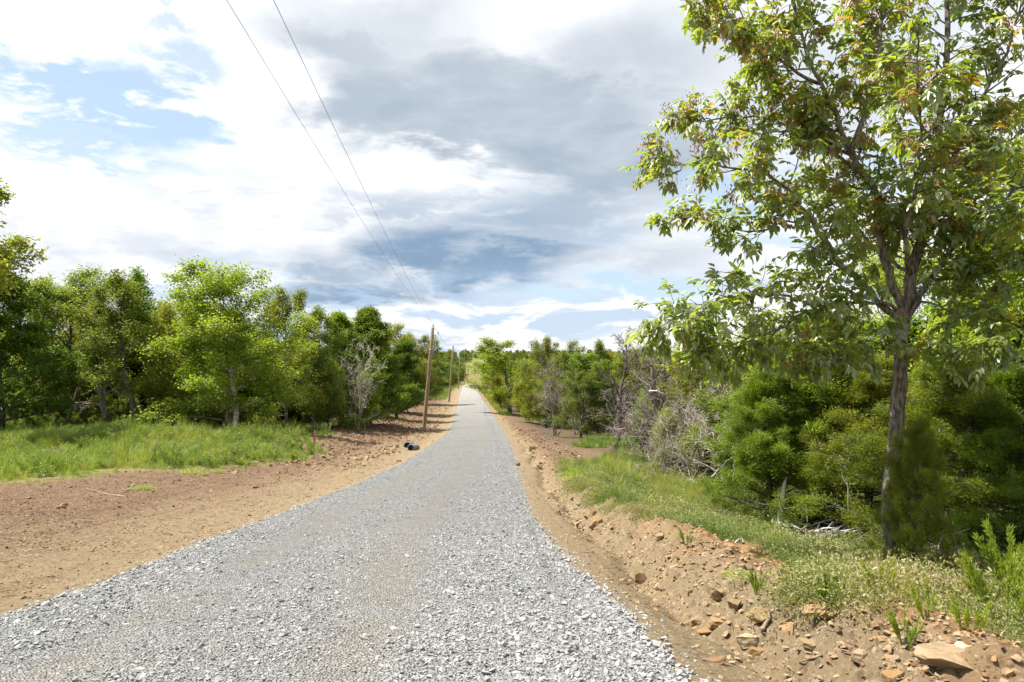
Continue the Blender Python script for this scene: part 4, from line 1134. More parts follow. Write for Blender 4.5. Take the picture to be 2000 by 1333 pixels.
# ------------------------------------------------------------------ the big ash by the road
def hero_tree():
    rng = np.random.RandomState(9)
    Y0 = 11.6
    base = P(1742, 1076, Y0); base.z = float(base_z(base.x, base.y)) - .05
    e = thing('ash_tree', base, 'large broadleaf tree with forked grey trunk, green leaves and rusty seed clusters, overhanging the verge', 'tree')
    o_ = np.array(base)
    def L3(pts, dy0=0.0, dy1=0.0):
        n = len(pts); q = [np.array(P(x, y, Y0 + dy0 + (dy1 - dy0) * (i / (n - 1)) ** 1.1)) - o_ for i, (x, y) in enumerate(pts)]
        return np.array(q)
    def refine(q, k=3, wob=.02):
        t = np.linspace(0, len(q) - 1, (len(q) - 1) * k + 1)
        r = np.stack([np.interp(t, np.arange(len(q)), q[:, i]) for i in range(3)], -1)
        for _ in range(2): r[1:-1] = .25 * r[:-2] + .5 * r[1:-1] + .25 * r[2:]
        r[1:-1] += rng.normal(0, wob, r[1:-1].shape)
        return r
    tb = Tubes(); mains = []
    trunk = refine(L3([(1742, 1078), (1737, 972), (1749, 882), (1753, 792), (1760, 725), (1762, 640), (1766, 600)]), 4, .006)
    trunk[0] = (0, 0, 0)
    tb.add(trunk, np.linspace(.135, .100, len(trunk)), 10)
    def main(pts, r0, r1, dy0=0.0, dy1=0.0, fill=True):
        q = refine(L3(pts, dy0, dy1)); tb.add(q, np.linspace(r0, r1, len(q)), 7); mains.append((q, r0, fill))
    main([(1766, 602), (1778, 522), (1803, 470), (1818, 410), (1832, 300), (1845, 150), (1852, 0), (1862, -150), (1868, -280)], .105, .02, 0, .5)
    main([(1764, 604), (1744, 555), (1718, 480), (1715, 380), (1694, 349), (1660, 302), (1631, 218), (1601, 164), (1568, 84), (1551, 10), (1530, -80)], .078, .012, 0, -.7)
    main([(1763, 628), (1715, 590), (1670, 540), (1626, 502), (1589, 433), (1551, 386), (1517, 349), (1450, 328), (1350, 318), (1285, 322)], .062, .008, 0, -.9)
    main([(1758, 612), (1728, 589), (1660, 592), (1590, 605), (1530, 638), (1476, 659), (1398, 680), (1345, 690)], .034, .006, 0, -1.5)
    main([(1590, 604), (1560, 584), (1500, 573), (1407, 588), (1344, 615), (1310, 612)], .024, .006, -.75, -1.9)
    main([(1773, 618), (1796, 576), (1818, 545), (1841, 504), (1895, 454), (1960, 390), (2040, 320), (2120, 230)], .060, .012, 0, .3)
    main([(1818, 547), (1872, 545), (1931, 536), (1998, 516), (2080, 480)], .032, .008, .1, -1.0)
    main([(1818, 410), (1850, 330), (1900, 230), (1965, 110), (2010, -40)], .05, .012, .3, -.5)
    main([(1660, 302), (1700, 200), (1722, 80), (1725, -60), (1730, -200)], .045, .012, -.35, .2)
    main([(1589, 433), (1560, 430), (1500, 447), (1442, 452), (1380, 430), (1325, 425)], .022, .006, -.3, .2)
    main([(1601, 164), (1540, 130), (1470, 90), (1400, 70), (1370, 30)], .03, .008, -.4, -1.3)
    main([(1694, 349), (1620, 290), (1540, 240), (1450, 225), (1370, 235), (1345, 240)], .032, .008, -.2, .9)
    main([(1660, 302), (1600, 270), (1520, 160), (1450, 40), (1420, -60)], .03, .008, -.3, 1.0)
    main([(1832, 300), (1780, 210), (1740, 90), (1690, -30)], .035, .01, .3, 1.7)
    main([(1803, 470), (1840, 400), (1900, 340), (1990, 260)], .04, .01, .1, 2.0)
    main([(1778, 540), (1760, 470), (1790, 380), (1800, 260), (1790, 100)], .045, .01, 0, -2.0)
    main([(1778, 530), (1720, 500), (1650, 420), (1600, 330)], .035, .01, 0, 2.2)
    main([(1818, 420), (1870, 400), (1960, 420), (2040, 400)], .03, .01, .2, -1.6)
    main([(1800, 590), (1850, 600), (1900, 640), (1960, 680)], .02, .006, .1, -1.3)
    main([(1770, 700), (1800, 680), (1850, 690), (1895, 710)], .010, .004, -.1, -.9)
    main([(1755, 690), (1700, 660), (1640, 690), (1580, 715)], .010, .004, .1, -.8)
    twigs = []
    for q, r0, fill in mains:
        seg = np.linalg.norm(np.diff(q, axis=0), axis=1).sum()
        nb = max(4, int(seg * 7.2))
        for i in range(nb):
            t = .16 + .84 * (i + rng.rand()) / nb; t = min(t, .995)
            p, d = at(q, t)
            L = rng.uniform(.45, 1.05) * (1.0 - .25 * t) * min(1, .45 + seg / 3) * (.55 if r0 < .035 else 1.0)
            dv = unit(side_dir(rng, d, R_(rng.uniform(35, 75)), rng.uniform(0, 6.28)) + np.array([0, 0, .28 if r0 < .035 else .12]))
            b = curve(rng, p, dv, L, 5, .16, .0)
            rr = min(r0 * .35, .017); tb.add(b, np.linspace(rr, .005, 6), 4, cap=False)
            for j in range(rng.randint(3, 6)):
                p2, d2 = at(b, min(.99, .25 + .75 * (j + rng.rand()) / 5))
                b2 = curve(rng, p2, side_dir(rng, d2, R_(rng.uniform(30, 60)), rng.uniform(0, 6.28)), rng.uniform(.22, .48), 3, .18, -.03)
                tb.add(b2, np.linspace(.006, .003, 4), 3, cap=False); twigs.append(b2)
            twigs.append(b[2:])
        twigs.append(q[-3:])
    link('trunk', tb.mesh('trunk', M_BARK), e)
    # compound leaves: a drooping stalk with five to seven leaflets
    def compound(p, d, tone, L0):
        c, dd, nn, LL, tt = [], [], [], [], []
        d = unit(d); st = L0 * 1.35
        up = unit(np.array([0, 0, 1.0]) + rvec(rng) * .5); s = unit(np.cross(d, up)); nrm = np.cross(s, d)
        npair = rng.randint(2, 4)
        for k in range(npair):
            q = p + d * st * (.35 + .55 * k / npair) - np.array([0, 0, .03 * k * k * L0 * 3])
            for sg in (-1, 1):
                c.append(q); dd.append(unit(d * .55 + s * sg * .85 + np.array([0, 0, -.40]) + rvec(rng) * .18)); nn.append(unit(nrm + rvec(rng) * .35))
                LL.append(L0 * rng.uniform(.75, 1.1)); tt.append(tone + rng.normal(0, .05))
        c.append(p + d * st * .95); dd.append(unit(d + np.array([0, 0, -.35]))); nn.append(nrm); LL.append(L0 * 1.1); tt.append(tone)
        return c, dd, nn, LL, tt
    comp = []
    for b in twigs:
        hgt = b[-1][2]; left = b[-1][0]
        rust = sst(4.5, 8, hgt) * .10
        for _ in range(rng.randint(1, 5)):
            p, d = at(b, rng.uniform(.25, 1.0))
            dv = unit(d * .6 + rvec(rng) * .8 + np.array([0, 0, -.25]))
            tone = np.clip(rng.normal(.46, .17), 0, .86)
            if rng.rand() < .02 + rust * .5: tone = rng.uniform(.88, 1.0)
            if rng.rand() < (.30 if p[1] > .3 else .14): continue        # the crown is open: sky shows between its sprays
            comp.append((p, dv, tone, rng.uniform(.105, .16)))
    # bare sky gaps: thin the crown where the photograph shows it open
    cpos = np.array([c[0] for c in comp]) + o_
    dist = np.linalg.norm(cpos - np.array([0, 0, CZ]), axis=1)
    vis = (np.abs(cpos[:, 0] / cpos[:, 1]) < .74) & ((cpos[:, 2] - CZ) / cpos[:, 1] < .5)
    order = np.argsort(np.where(vis, dist, 1e9))
    front = set(order[:300].tolist())
    variants = []
    for k in range(5):
        c, dd, nn, LL, tt = compound(np.zeros(3), np.array([1.0, 0, 0]), .30 + .11 * k, 1.0)
        variants.append(leaf_mesh('leaf', c, dd, nn, LL, np.array(LL) * .50, np.clip(tt, 0, 1), M_HERO, hexa=True))
    A = [[], [], [], [], []]
    for i, (p, d, tone, L0) in enumerate(comp):
        if i in front:
            o = link('leaf', variants[min(4, max(0, int((tone - .25) / .12)))], e)
            o.location = p; o.scale = (L0,) * 3
            x = Vector(d).normalized(); zq = Vector((0, 0, 1)); y = zq.cross(x).normalized(); z2 = x.cross(y)
            o.rotation_euler = Matrix((x, y, z2)).transposed().to_euler()
            continue
        for a, v in zip(A, compound(p, d, tone, L0)): a.extend(v)
    LL = np.array(A[3])
    link('leaves', leaf_mesh('leaves', A[0], A[1], A[2], LL, LL * rng.uniform(.42, .56, len(LL)), np.clip(A[4], 0, 1), M_HERO, hexa=True), e, kind='stuff')
    # hanging bunches of winged seeds
    C, D, N_, S, Tn = [], [], [], [], []
    for b in twigs:
        if rng.rand() < .04 * sst(3.2, 5.0, b[-1][2]) + .20 * sst(5.4, 7.4, b[-1][2]):
            p = b[-1]
            for _ in range(38):
                C.append(p + rng.normal(0, .065, 3) + [0, 0, -.06]); D.append(unit(np.array([0, 0, -1.0]) + rvec(rng) * .5)); N_.append(rvec(rng)); S.append(rng.uniform(.045, .075)); Tn.append(rng.rand())
    S = np.array(S); link('seed_clusters', leaf_mesh('seed_clusters', C, D, N_, S, S * .34, np.array(Tn), M_SEED), e, kind='stuff')


hero_tree()


# ------------------------------------------------------------------ utility poles and wires
POLES = [(828, 835, 845.5, 640), (877, 778, 885, 677), (895, 755, 898, 697), (906, 752, 911, 706), (912.5, 751, 915.5, 711), (927, 733, 928, 708)]
POLE_Y = [70, 140, 236, 300, 350, 520]
POLE_LABEL = ['nearest utility pole, a bare tan wooden post leaning slightly beside the gravel', 'second utility pole along the road, in the scraped red dirt',
              'third utility pole, at the edge of the green verge', 'fourth utility pole, thin against the dark trees', 'fifth utility pole, just beyond the fourth', 'last utility pole, tiny on the far slope']


def lathe(tb, prof_, axis_=(0, 0, 1), org=(0, 0, 0), sides=12):
    ax = unit(np.array(axis_, float)); tb.add([np.array(org) + ax * z for r, z in prof_], [r for r, z in prof_], sides)


TOPS = []


def poles():
    allp = []
    x, y = -3.9, 4.0
    allp.append((None, Vector((x, y, float(base_z(x, y)))), Vector((x + .5, y, float(base_z(x, y)) + 10.2))))
    for (bx, by, tx, ty), Y in zip(POLES, POLE_Y):
        b = P(bx, by, Y); b.z = float(base_z(b.x, b.y)) - .1
        t = P(tx, ty, Y - .2)
        allp.append((1, b, t))
    for i, (vis, b, t) in enumerate(allp):
        ax = np.array((t - b).normalized()); h = (t - b).length; TOPS.append((t, ax))
        if vis is None: continue
        e = thing('utility_pole', b, POLE_LABEL[i - 1], 'utility pole', 'wooden utility poles along the road')
        tb = Tubes(); lathe(tb, [(.20, -.2), (.198, .3), (.185, h * .35), (.168, h * .7), (.15, h - .02), (.13, h)], ax); link('post', tb.mesh('post', M_POLE), e)
        top = ax * h
        tb = Tubes(); lathe(tb, [(.03, -.25), (.03, .12)], ax, top); link('pin', tb.mesh('pin', M_METAL), e)
        tb = Tubes(); lathe(tb, [(.03, .10), (.085, .12), (.09, .17), (.055, .19), (.075, .22), (.07, .30), (.03, .33)], ax, top); link('insulator', tb.mesh('insulator', M_PORC), e)
        tb = Tubes(); o2 = top - ax * .85
        tb.add([o2 + [.12, 0, 0], o2 + [.42, 0, .05], o2 + [.62, 0, .22]], [.022, .022, .018], 6); br = link('bracket', tb.mesh('bracket', M_METAL), e)
        tb = Tubes(); lathe(tb, [(.04, -.03), (.07, 0), (.07, .07), (.045, .09), (.06, .12), (.03, .15)], (0, 0, 1), o2 + np.array([.62, 0, .25])); link('insulator', tb.mesh('insulator', M_PORC), br)
        tb = Tubes(); tb.add([ax * 3.0 + [.188, 0, 0], ax * h * .55 + [.178, 0, 0], ax * (h - .9) + [.162, 0, 0]], [.012] * 3, 5); link('ground_wire', tb.mesh('ground_wire', M_METAL), e)
        tb = Tubes(); lathe(tb, [(.215, h - 2.3), (.215, h - 2.24)], ax, (0, 0, 0), 14); link('band', tb.mesh('band', M_METAL), e)


poles()


def wires():
    for k, (lab, off) in enumerate((('upper overhead wire running pole top to pole top over the road edge', 0), ('lower overhead wire held out on the road side of the poles', 1))):
        tb = Tubes()
        for i in range(len(TOPS) - 1):
            ends = []
            for t, ax in TOPS[i:i + 2]:
                ends.append(np.array(t) + (ax * .33 if off == 0 else -ax * .85 + np.array([.62, 0, .38])))
            a, b = ends
            if i == 0:
                a = np.array(WIRE0[k])
            s = np.linspace(0, 1, 40)[:, None]; q = a * (1 - s) + b * s
            sag = (.55, .5)[k] if i == 0 else .0002 * np.linalg.norm(b - a) ** 2
            q[:, 2] -= 4 * sag * (s * (1 - s))[:, 0]
            tb.add(q, .0054 if i == 0 else .008, 5, cap=False)
        tag(link('overhead_wire', tb.mesh('overhead_wire', M_WIRE)), lab, 'wire', 'overhead wires along the road')


WIRE0 = [(-4.3, 3.0, 8.1), (-3.2, 3.0, 7.6)]
wires()


# ------------------------------------------------------------------ small things by the road
def culvert():
    for k, (px, py, r, lab) in enumerate(((796, 875, .25, 'larger black corrugated pipe end with grey rim lying in the dirt by the gravel'), (804, 880, .22, 'smaller black corrugated pipe end lying against the larger pipe'))):
        g = G(px, py); e = thing('drain_pipe', (g.x, g.y - .25 * k, g.z + r * .72), lab, 'pipe', 'black pipe ends by the road', R_(-9 if k == 0 else -16))
        tb = Tubes(); zs = np.linspace(0, .8, 41); rr = r + .018 * np.sin(zs * 2 * np.pi * 10)
        tb.add(np.stack([0 * zs, zs, -.10 * zs], -1), rr, 22, cap=False); link('outer_wall', tb.mesh('outer_wall', M_RIM), e)
        tb = Tubes(); zi = np.linspace(.05, .76, 8); tb.add(np.stack([0 * zi, zi, -.10 * zi], -1), np.full(8, r - .03), 22)  # black lining, capped: its front disc stands in for the shade inside
        m = tb.mesh('lining', M_BLACK); link('lining', m, e)
        tb = Tubes(); th = np.linspace(0, 2 * np.pi, 29)
        tb.add(np.stack([np.cos(th) * (r - .012), 0 * th, np.sin(th) * (r - .012)], -1), .032, 6, cap=False); link('rim', tb.mesh('rim', M_RIM), e)


culvert()


def stakes():
    g = G(613, 882)
    e = thing('survey_stake', g, 'thin survey stake with a faded pink ribbon at the meadow edge', 'stake')
    tb = Tubes(); tb.add([(0, 0, -.1), (.02, 0, .6), (.05, 0, 1.05)], [.022, .02, .016], 6); link('stake', tb.mesh('stake', M_STICK), e)
    v, q = [], []
    for i in range(8):
        z = .98 - .085 * i; w = .06 + .012 * math.sin(i * 1.7)
        v += [(.06 + .03 * math.sin(i * .9) - w, -.03 + .02 * math.cos(i * 1.3), z), (.06 + .03 * math.sin(i * .9) + w * .7, .02 * math.sin(i), z - .02)]
    q = [(2 * i, 2 * i + 1, 2 * i + 3, 2 * i + 2) for i in range(7)]
    link('ribbon', new_mesh('ribbon', v, [np.array(q)], [M_PINK]), e)
    g = G(742, 818)
    e = thing('marker_post', g, 'dark wooden post with a white marker tag under the cedars', 'post')
    tb = Tubes(); tb.add([(0, 0, -.1), (0, 0, .7), (.02, 0, 1.15)], [.10, .09, .08], 8); link('post', tb.mesh('post', M_POST), e)
    bm = bmesh.new(); bmesh.ops.create_cube(bm, size=1, matrix=Matrix.Translation((.02, -.10, 1.30)) @ Matrix.Diagonal((.20, .03, .80, 1)))
    bmesh.ops.bevel(bm, geom=bm.edges, offset=.012, segments=2, affect='EDGES')
    me = bpy.data.meshes.new('tag'); bm.to_mesh(me); bm.free(); me.materials.append(M_WHITE); link('tag', me, e)


stakes()


def rock_mesh(seed, sx, sy, sz, rough=.10, boxy=3.0, sub=3):
    """a broken, bedded piece of sandstone: flat breaks, a stepped edge, worn corners"""
    rng = np.random.RandomState(seed); bm = bmesh.new()
    bmesh.ops.create_icosphere(bm, subdivisions=sub, radius=1.0)
    pl = [(unit(rng.normal(size=3) * [1, 1, .45]), rng.uniform(.50, .82)) for _ in range(8)]
    pl += [(unit(np.array([rng.normal(0, .16), rng.normal(0, .16), 1.0])), rng.uniform(.55, .75)), (unit(np.array([rng.normal(0, .2), rng.normal(0, .2), -1.0])), .7)]
    ph = rng.uniform(0, 6)
    for v in bm.verts:
        p = np.array(v.co); p = p / (np.abs(p) ** boxy).sum() ** (1 / boxy)
        for n, dd in pl:
            k = p @ n - dd
            if k > 0: p = p - n * k * .97
        side = 1 - min(1.0, abs(p[2]) / .75)
        step = (1 if math.sin(p[2] * 7 + ph + p[0] * .8) > 0 else -1) * .045 * side
        nse = fbm(np.array([p[0] * 2.6 + seed]), np.array([p[1] * 2.6 + p[2] * 3.1]), 5, .62)[0]
        p = p * np.array([1 + step, 1 + step, 1]) * (1 + rough * 1.5 * nse)
        v.co = p * np.array([sx, sy, sz]) * .62
    me = bpy.data.meshes.new('rock'); bm.to_mesh(me); bm.free(); me.materials.append(M_ROCK)
    return me


def rocks():
    def put(px, py, w, h, dep, label, col=(1, 1, 1), rz=0.0, rx=0.0, seed=0, name='rock', cat='rock', boxy=3.2, sink=.36, ry=0.0):
        g = G(px, py); k = g.y / F
        o = link(name, rock_mesh(seed + 200, w * k * .9, dep * .9, h * k * .85, boxy=boxy)); o.location = (g.x, g.y, g.z + h * k * (.5 - sink)); o.rotation_euler = (rx, ry, rz); o.color = (*col, 1)
        tag(o, label, cat)
    put(1868, 1300, 130, 40, .30, 'largest sandstone boulder, long and grey-topped, lying below the feathery weeds', (1.0, .93, .85), .10, 0, 1, boxy=4, sink=.25)
    put(1885, 1276, 48, 26, .12, 'pale whitish stone just behind the largest boulder', (1.45, 1.5, 1.5), .3, 0, 2)
    put(1612, 1214, 80, 22, .13, 'straight orange sandstone slab lying like a plank on the orange soil mound', (1.0, .82, .62), -.12, .25, 3, 'stone_slab', 'stone slab', 8, .1)
    put(1680, 1292, 32, 27, .11, 'smooth grey-tan stone standing by itself on the orange soil', (.95, .90, .85), .5, 0, 4)
    put(1745, 1328, 48, 34, .14, 'angular orange stone sticking up at the bottom of the photo, below the mound', (.95, .75, .5), .6, .2, 5)
    put(1578, 1294, 38, 14, .10, 'flat dark-fronted stone slab on the tan soil below the orange mound', (.95, .92, .78), .05, .1, 6, 'stone_slab', 'stone slab', 7, .1)
    put(1458, 1262, 52, 28, .14, 'pale cream boulder beside a brown lump of rock', (1.35, 1.35, 1.3), .2, 0, 7)
    put(1483, 1264, 34, 26, .10, 'brown rock lump with a dark hollow, next to the pale cream boulder', (.75, .58, .38), -.4, .2, 8)
    put(1398, 1296, 48, 12, .10, 'reddish flat stone at the edge of the gravel', (.78, .62, .5), -.05, .1, 9, 'stone_slab', 'stone slab', 6, .1)
    put(1540, 1240, 24, 40, .07, 'upright tan stone plate leaning at the end of the orange mound', (1.0, .80, .58), -.3, -.3, 10, 'stone_slab', 'stone slab', 6, .15, .35)
    put(1487, 1212, 42, 24, .12, 'wide tan stone plate tilted towards the road', (1.05, .92, .7), .5, .5, 11, 'stone_slab', 'stone slab', 6, .1)
    put(1464, 1214, 12, 22, .05, 'small blue-grey stone shard standing on edge beside the tilted plate', (.85, .95, 1.1), .2, -.3, 12)
    put(1436, 1186, 36, 24, .12, 'brown stone with a dark overhang above a hole in the bank', (.75, .62, .42), .3, .1, 13)
    put(1362, 1214, 34, 26, .10, 'squarish brown-grey rock at the gully edge near the gravel', (.72, .63, .5), .2, .2, 14)
    put(1398, 1224, 38, 26, .12, 'tan rock with a shaded notch, one step up the bank from the squarish rock', (.95, .8, .55), -.4, .1, 15)
    put(1376, 1236, 36, 12, .10, 'orange-brown flat stone below the squarish rock', (.85, .66, .42), .1, .1, 16, 'stone_slab', 'stone slab', 6, .1)
    put(1412, 1158, 24, 20, .09, 'grey-tan stone cube on the crest of the bank', (.95, .85, .72), .3, 0, 17)
    put(1396, 1166, 26, 24, .10, 'dark brown stone set in the bank crest', (.6, .48, .35), -.2, .1, 18)
    put(1252, 1140, 26, 36, .12, 'dark brown upright rock in the bend of the gully', (.55, .42, .28), .5, -.2, 19)
    put(1164, 1030, 28, 26, .22, 'tan overhanging lump of earth on the gully bank halfway down the road', (.85, .68, .46), .2, .2, 20, 'soil_lump', 'soil lump')
    put(1232, 1082, 16, 14, .12, 'small pale rounded stone in the gully slope', (1.15, 1.1, 1.0), 0, 0, 21)
    put(1160, 1006, 20, 18, .2, 'brown crumbly lump at the top of the gully bank', (.62, .5, .34), 0, 0, 22, 'soil_lump', 'soil lump')
    put(1044, 878, 20, 22, .4, 'dark grey-green boulder on the shoulder beside the far gravel', (.5, .5, .42), .6, 0, 23)
    put(1060, 914, 26, 10, .5, 'brown clod pair on the tan shoulder before the green tuft', (.5, .4, .28), .1, 0, 24, 'soil_lump', 'soil lump')
    put(1008, 910, 18, 10, .4, 'dark crumbled clods right at the gravel edge', (.4, .36, .28), .3, 0, 25, 'soil_lump', 'soil lump')
    put(780, 902, 11, 8, .3, 'dark clod on the tan strip near the black pipes', (.42, .32, .22), .3, 0, 26, 'soil_lump', 'soil lump')
    put(498, 953, 8, 7, .16, 'small brown rock sitting alone on the scraped left dirt', (.5, .36, .26), .3, 0, 27)
    put(1134, 984, 18, 8, .18, 'blue-grey stone at the grass edge', (.8, .9, 1.0), .1, 0, 28)
    put(1290, 1048, 22, 16, .12, 'pointed tan stone on the bank where the grass starts', (1.0, .88, .7), .4, .2, 29)
    put(1427, 1078, 28, 10, .12, 'flat orange stone beside the curled white root', (1.0, .8, .6), .1, .1, 30, 'stone_slab', 'stone slab', 6, .1)
    put(1640, 1158, 16, 13, .09, 'brown stone on the slope between the low plants', (.7, .52, .38), .1, 0, 31)
    put(1740, 1290, 22, 12, .08, 'small flat tan stone midway between the lone stone and the boulder', (1.0, .85, .62), .3, 0, 32)
    # the many smaller sandstone pieces on the eroded bank
    rng = np.random.RandomState(31); ms = [rock_mesh(400 + i, 1, .72, .24 + .07 * (i % 3), .12, 4.5, 2) for i in range(7)]
    n = 0
    while n < 130:
        px = rng.uniform(1150, 1990); py = rng.uniform(1030, 1330)
        g = G(px, py); d = g.x - float(xc(g.y))
        if not (3.35 < d < 6.2) or float(masks(np.array([g.x]), np.array([g.y]))[0][0]) > .5: continue
        s = math.exp(rng.normal(math.log(.040), .45)); s = min(max(s, .02), .085)
        o = link('rock', ms[n % 7]); o.location = (g.x, g.y, g.z + s * .10); o.scale = (s, s, s); o.rotation_euler = (rng.normal(0, .3), rng.normal(0, .3), rng.uniform(0, 6.28))
        c = [(1, .85, .65), (1.15, 1.02, .85), (.85, .68, .48), (1.0, .95, .9)][rng.randint(0, 4)]; o.color = (*c, 1)
        tag(o, 'loose tan sandstone piece strewn over the eroded bank', 'rock', 'loose sandstone pieces on the eroded bank'); n += 1


rocks()


def sticks():
    rng = np.random.RandomState(8)
    def stick(pts, r, label, matl=M_STICK, name='stick', cat='stick', branches=0, lift=0.0):
        """pts: (px, py, height above ground)"""
        w = [G(px, py) + Vector((0, 0, h + lift)) for px, py, h in pts]
        o_ = w[0].copy(); tb = Tubes(); q = np.array([p - o_ for p in w])
        t = np.linspace(0, len(q) - 1, (len(q) - 1) * 4 + 1); qq = np.stack([np.interp(t, np.arange(len(q)), q[:, i]) for i in range(3)], -1)
        qq[1:-1] = .25 * qq[:-2] + .5 * qq[1:-1] + .25 * qq[2:]; qq[1:-1] += rng.normal(0, r * .25, qq[1:-1].shape)
        tb.add(qq, np.linspace(r, r * .45, len(qq)), 7)
        L = np.linalg.norm(qq[-1] - qq[0])
        for i in range(branches):
            p, d = at(qq, rng.uniform(.3, .95)); tb.add(curve(rng, p, unit(side_dir(rng, d, R_(45), rng.uniform(0, 6.28)) + [0, 0, .2]), L * rng.uniform(.2, .45), 4, .12), np.linspace(r * .45, r * .15, 5), 4)
        o = link(name, tb.mesh(name, matl)); o.location = o_; tag(o, label, cat); return o
    stick([(112, 995, .02), (132, 986, .05)], .03, 'short pale split stick lying alone on the red dirt', M_STICK)
    stick([(262, 948, .03), (252, 957, .02), (240, 964, .02)], .02, 'thin stick beside the lone green tuft on the dirt')
    stick([(248, 972, .02), (205, 965, .03), (168, 957, .02)], .022, 'bent brown stick lying between the tuft and the dark hollow')
    stick([(1400, 1050, .03), (1380, 1040, .03), (1350, 1034, .02)], .012, 'thin bleached twig lying on the ground cover')
    stick([(1428, 1074, .02), (1440, 1066, .05), (1450, 1060, .09), (1455, 1068, .02)], .016, 'curled white root arching out of the orange soil', M_SNAG, 'root', 'root')
    stick([(1485, 1233, .02), (1500, 1222, .05), (1512, 1200, .08)], .022, 'dark split branch lying across the stone plates')
    stick([(1660, 1152, .02), (1640, 1140, .04), (1625, 1135, .03)], .012, 'short white stick on the slope among low plants', M_SNAG)
    stick([(1605, 1300, .02), (1560, 1318, .02)], .010, 'thin grey twig lying on the tan soil below the flat stone', M_STICK)
    stick([(1672, 1066, .02), (1690, 1035, .25), (1706, 1010, .55)], .055, 'thick grey broken branch propped up beside the ash foot', M_BARK, 'branch', 'branch')
    # weathered snag with its root plate
    g = G(1526, 1030); e = thing('dead_snag', g, 'silvery weathered snag standing upright with roots splayed at its foot', 'dead tree')
    tb = Tubes(); k = g.y / F
    tb.add([(-.01, 0, -.05), (.0, 0, 8 * k), (0.0, 0, 30 * k), (4 * k, 0, 60 * k), (7 * k, 0, 84 * k), (11 * k, 0, 97 * k)], [.12, .105, .078, .062, .045, .008], 9)
    tb.add([(6 * k, 0, 78 * k), (9 * k, .01, 86 * k), (10 * k, 0, 90 * k)], [.03, .034, .012], 7); link('trunk', tb.mesh('trunk', M_SNAG), e)
    for a, l in ((-.3, .45), (.15, .75), (-.75, .55), (.6, .6), (-1.3, .4), (2.6, .3)):
        tb = Tubes(); c, s = math.cos(a), math.sin(a)
        tb.add([(0, 0, .08), (c * l * .3, s * l * .3, .09), (c * l * .65, s * l * .65, .05), (c * l, s * l, .0)], [.05, .038, .024, .008], 6); link('root', tb.mesh('root', M_SNAG), e)
    g_ = 'grey dead branches in the brush pile beside the snag'
    for i in range(44):
        px = rng.uniform(1530, 1690); py = rng.uniform(1015, 1062)
        ln = rng.uniform(25, 75); an = rng.uniform(-.25, .55)
        o = stick([(px, py, rng.uniform(.01, .08)), (px + ln * .5, py - ln * an * .25, rng.uniform(.03, .20)), (px + ln, py - ln * an * .5, rng.uniform(.02, .25))], rng.uniform(.010, .026), 'grey dead branch lying in the brush pile beside the snag', M_SNAG if i % 3 else M_TWIG, 'branch', 'branch', 2)
        o['group'] = g_
    # bleached limbs leaning out of the brush
    def limb(a, b, Y, r, label, br=4, bow=.12, dy=.6):
        p = P(*a, Y); q = P(*b, Y - dy); tb = Tubes(); n = 9; s = np.linspace(0, 1, n)[:, None]
        pl = np.array(p) * (1 - s) + np.array(q) * s; pl[:, 2] += (bow * 4 * s * (1 - s))[:, 0]; pl -= np.array(p); pl[1:-1] += rng.normal(0, r * .5, pl[1:-1].shape)
        tb.add(pl, np.linspace(r, r * .3, n), 6); L = np.linalg.norm(pl[-1])
        for i in range(br):
            pp, d = at(pl, rng.uniform(.35, .98)); tb.add(curve(rng, pp, side_dir(rng, d, R_(38), rng.uniform(0, 6.28)), L * rng.uniform(.2, .4), 4, .14), np.linspace(r * .4, r * .12, 5), 4)
        o = link('dead_branch', tb.mesh('dead_branch', M_SNAG)); o.location = p; o.color = (.95, .9, .85, 1); tag(o, label, 'branch')
    limb((1268, 764), (1304, 776), 34, .05, 'short bleached limb curving out of the purple-grey brush', 3)
    limb((1442, 838), (1394, 782), 22, .035, 'bleached limb slanting up to the left in front of the big juniper')
    limb((1436, 868), (1390, 845), 20, .03, 'bleached limb arching over the dry grass')
    limb((1460, 800), (1446, 735), 23, .04, 'upright bleached stem broken off above the brush', 2)
    limb((1430, 893), (1368, 870), 19, .022, 'long thin pale twig drooping toward the dry grass', 5, .2)
    limb((1390, 932), (1430, 893), 18.5, .025, 'straight pale stick leaning against the small juniper', 1, .02)
    limb((1432, 950), (1436, 880), 18, .025, 'pair of pale upright stems beside the small juniper', 3, .05, .2)
    limb((1660, 1010), (1650, 905), 15, .02, 'thin grey stem rising in the gap between the junipers', 6, .05, .2)
    limb((1870, 1085), (1860, 1020), 11.6, .025, 'leaning dark stem under the skirts of the dark juniper', 3, .03, .2)
    limb((1835, 1085), (1848, 1000), 11.9, .03, 'upright dark stem under the skirts of the dark juniper', 2, .03, .2)


sticks()


# ------------------------------------------------------------------ single weeds and tufts one can point at
def weed_mesh(seed, h, stems, spread, ll, n):
    rng = np.random.RandomState(seed); tb = Tubes(); C, D, N_, S, T_ = [], [], [], [], []
    for i in range(stems):
        a = rng.uniform(0, 6.28); b = curve(rng, (spread * .25 * math.cos(a), spread * .25 * math.sin(a), 0), (math.cos(a) * .35, math.sin(a) * .35, 1), h * rng.uniform(.6, 1.05), 6, .06, .02)
        tb.add(b, np.linspace(.007, .003, 7), 4, cap=False)
        for _ in range(n):
            p, d = at(b, rng.uniform(.25, 1) ** .8); C.append(p + rng.normal(0, .012, 3)); D.append(unit(d * .9 + rvec(rng) * .6)); N_.append(rvec(rng)); S.append(ll * rng.uniform(.6, 1.3)); T_.append(np.clip(rng.normal(.5, .2), 0, 1))
    S = np.array(S)
    return tb.mesh('stems', M_WEED), leaf_mesh('foliage', C, D, N_, S, S * .20, np.array(T_), M_WEED)


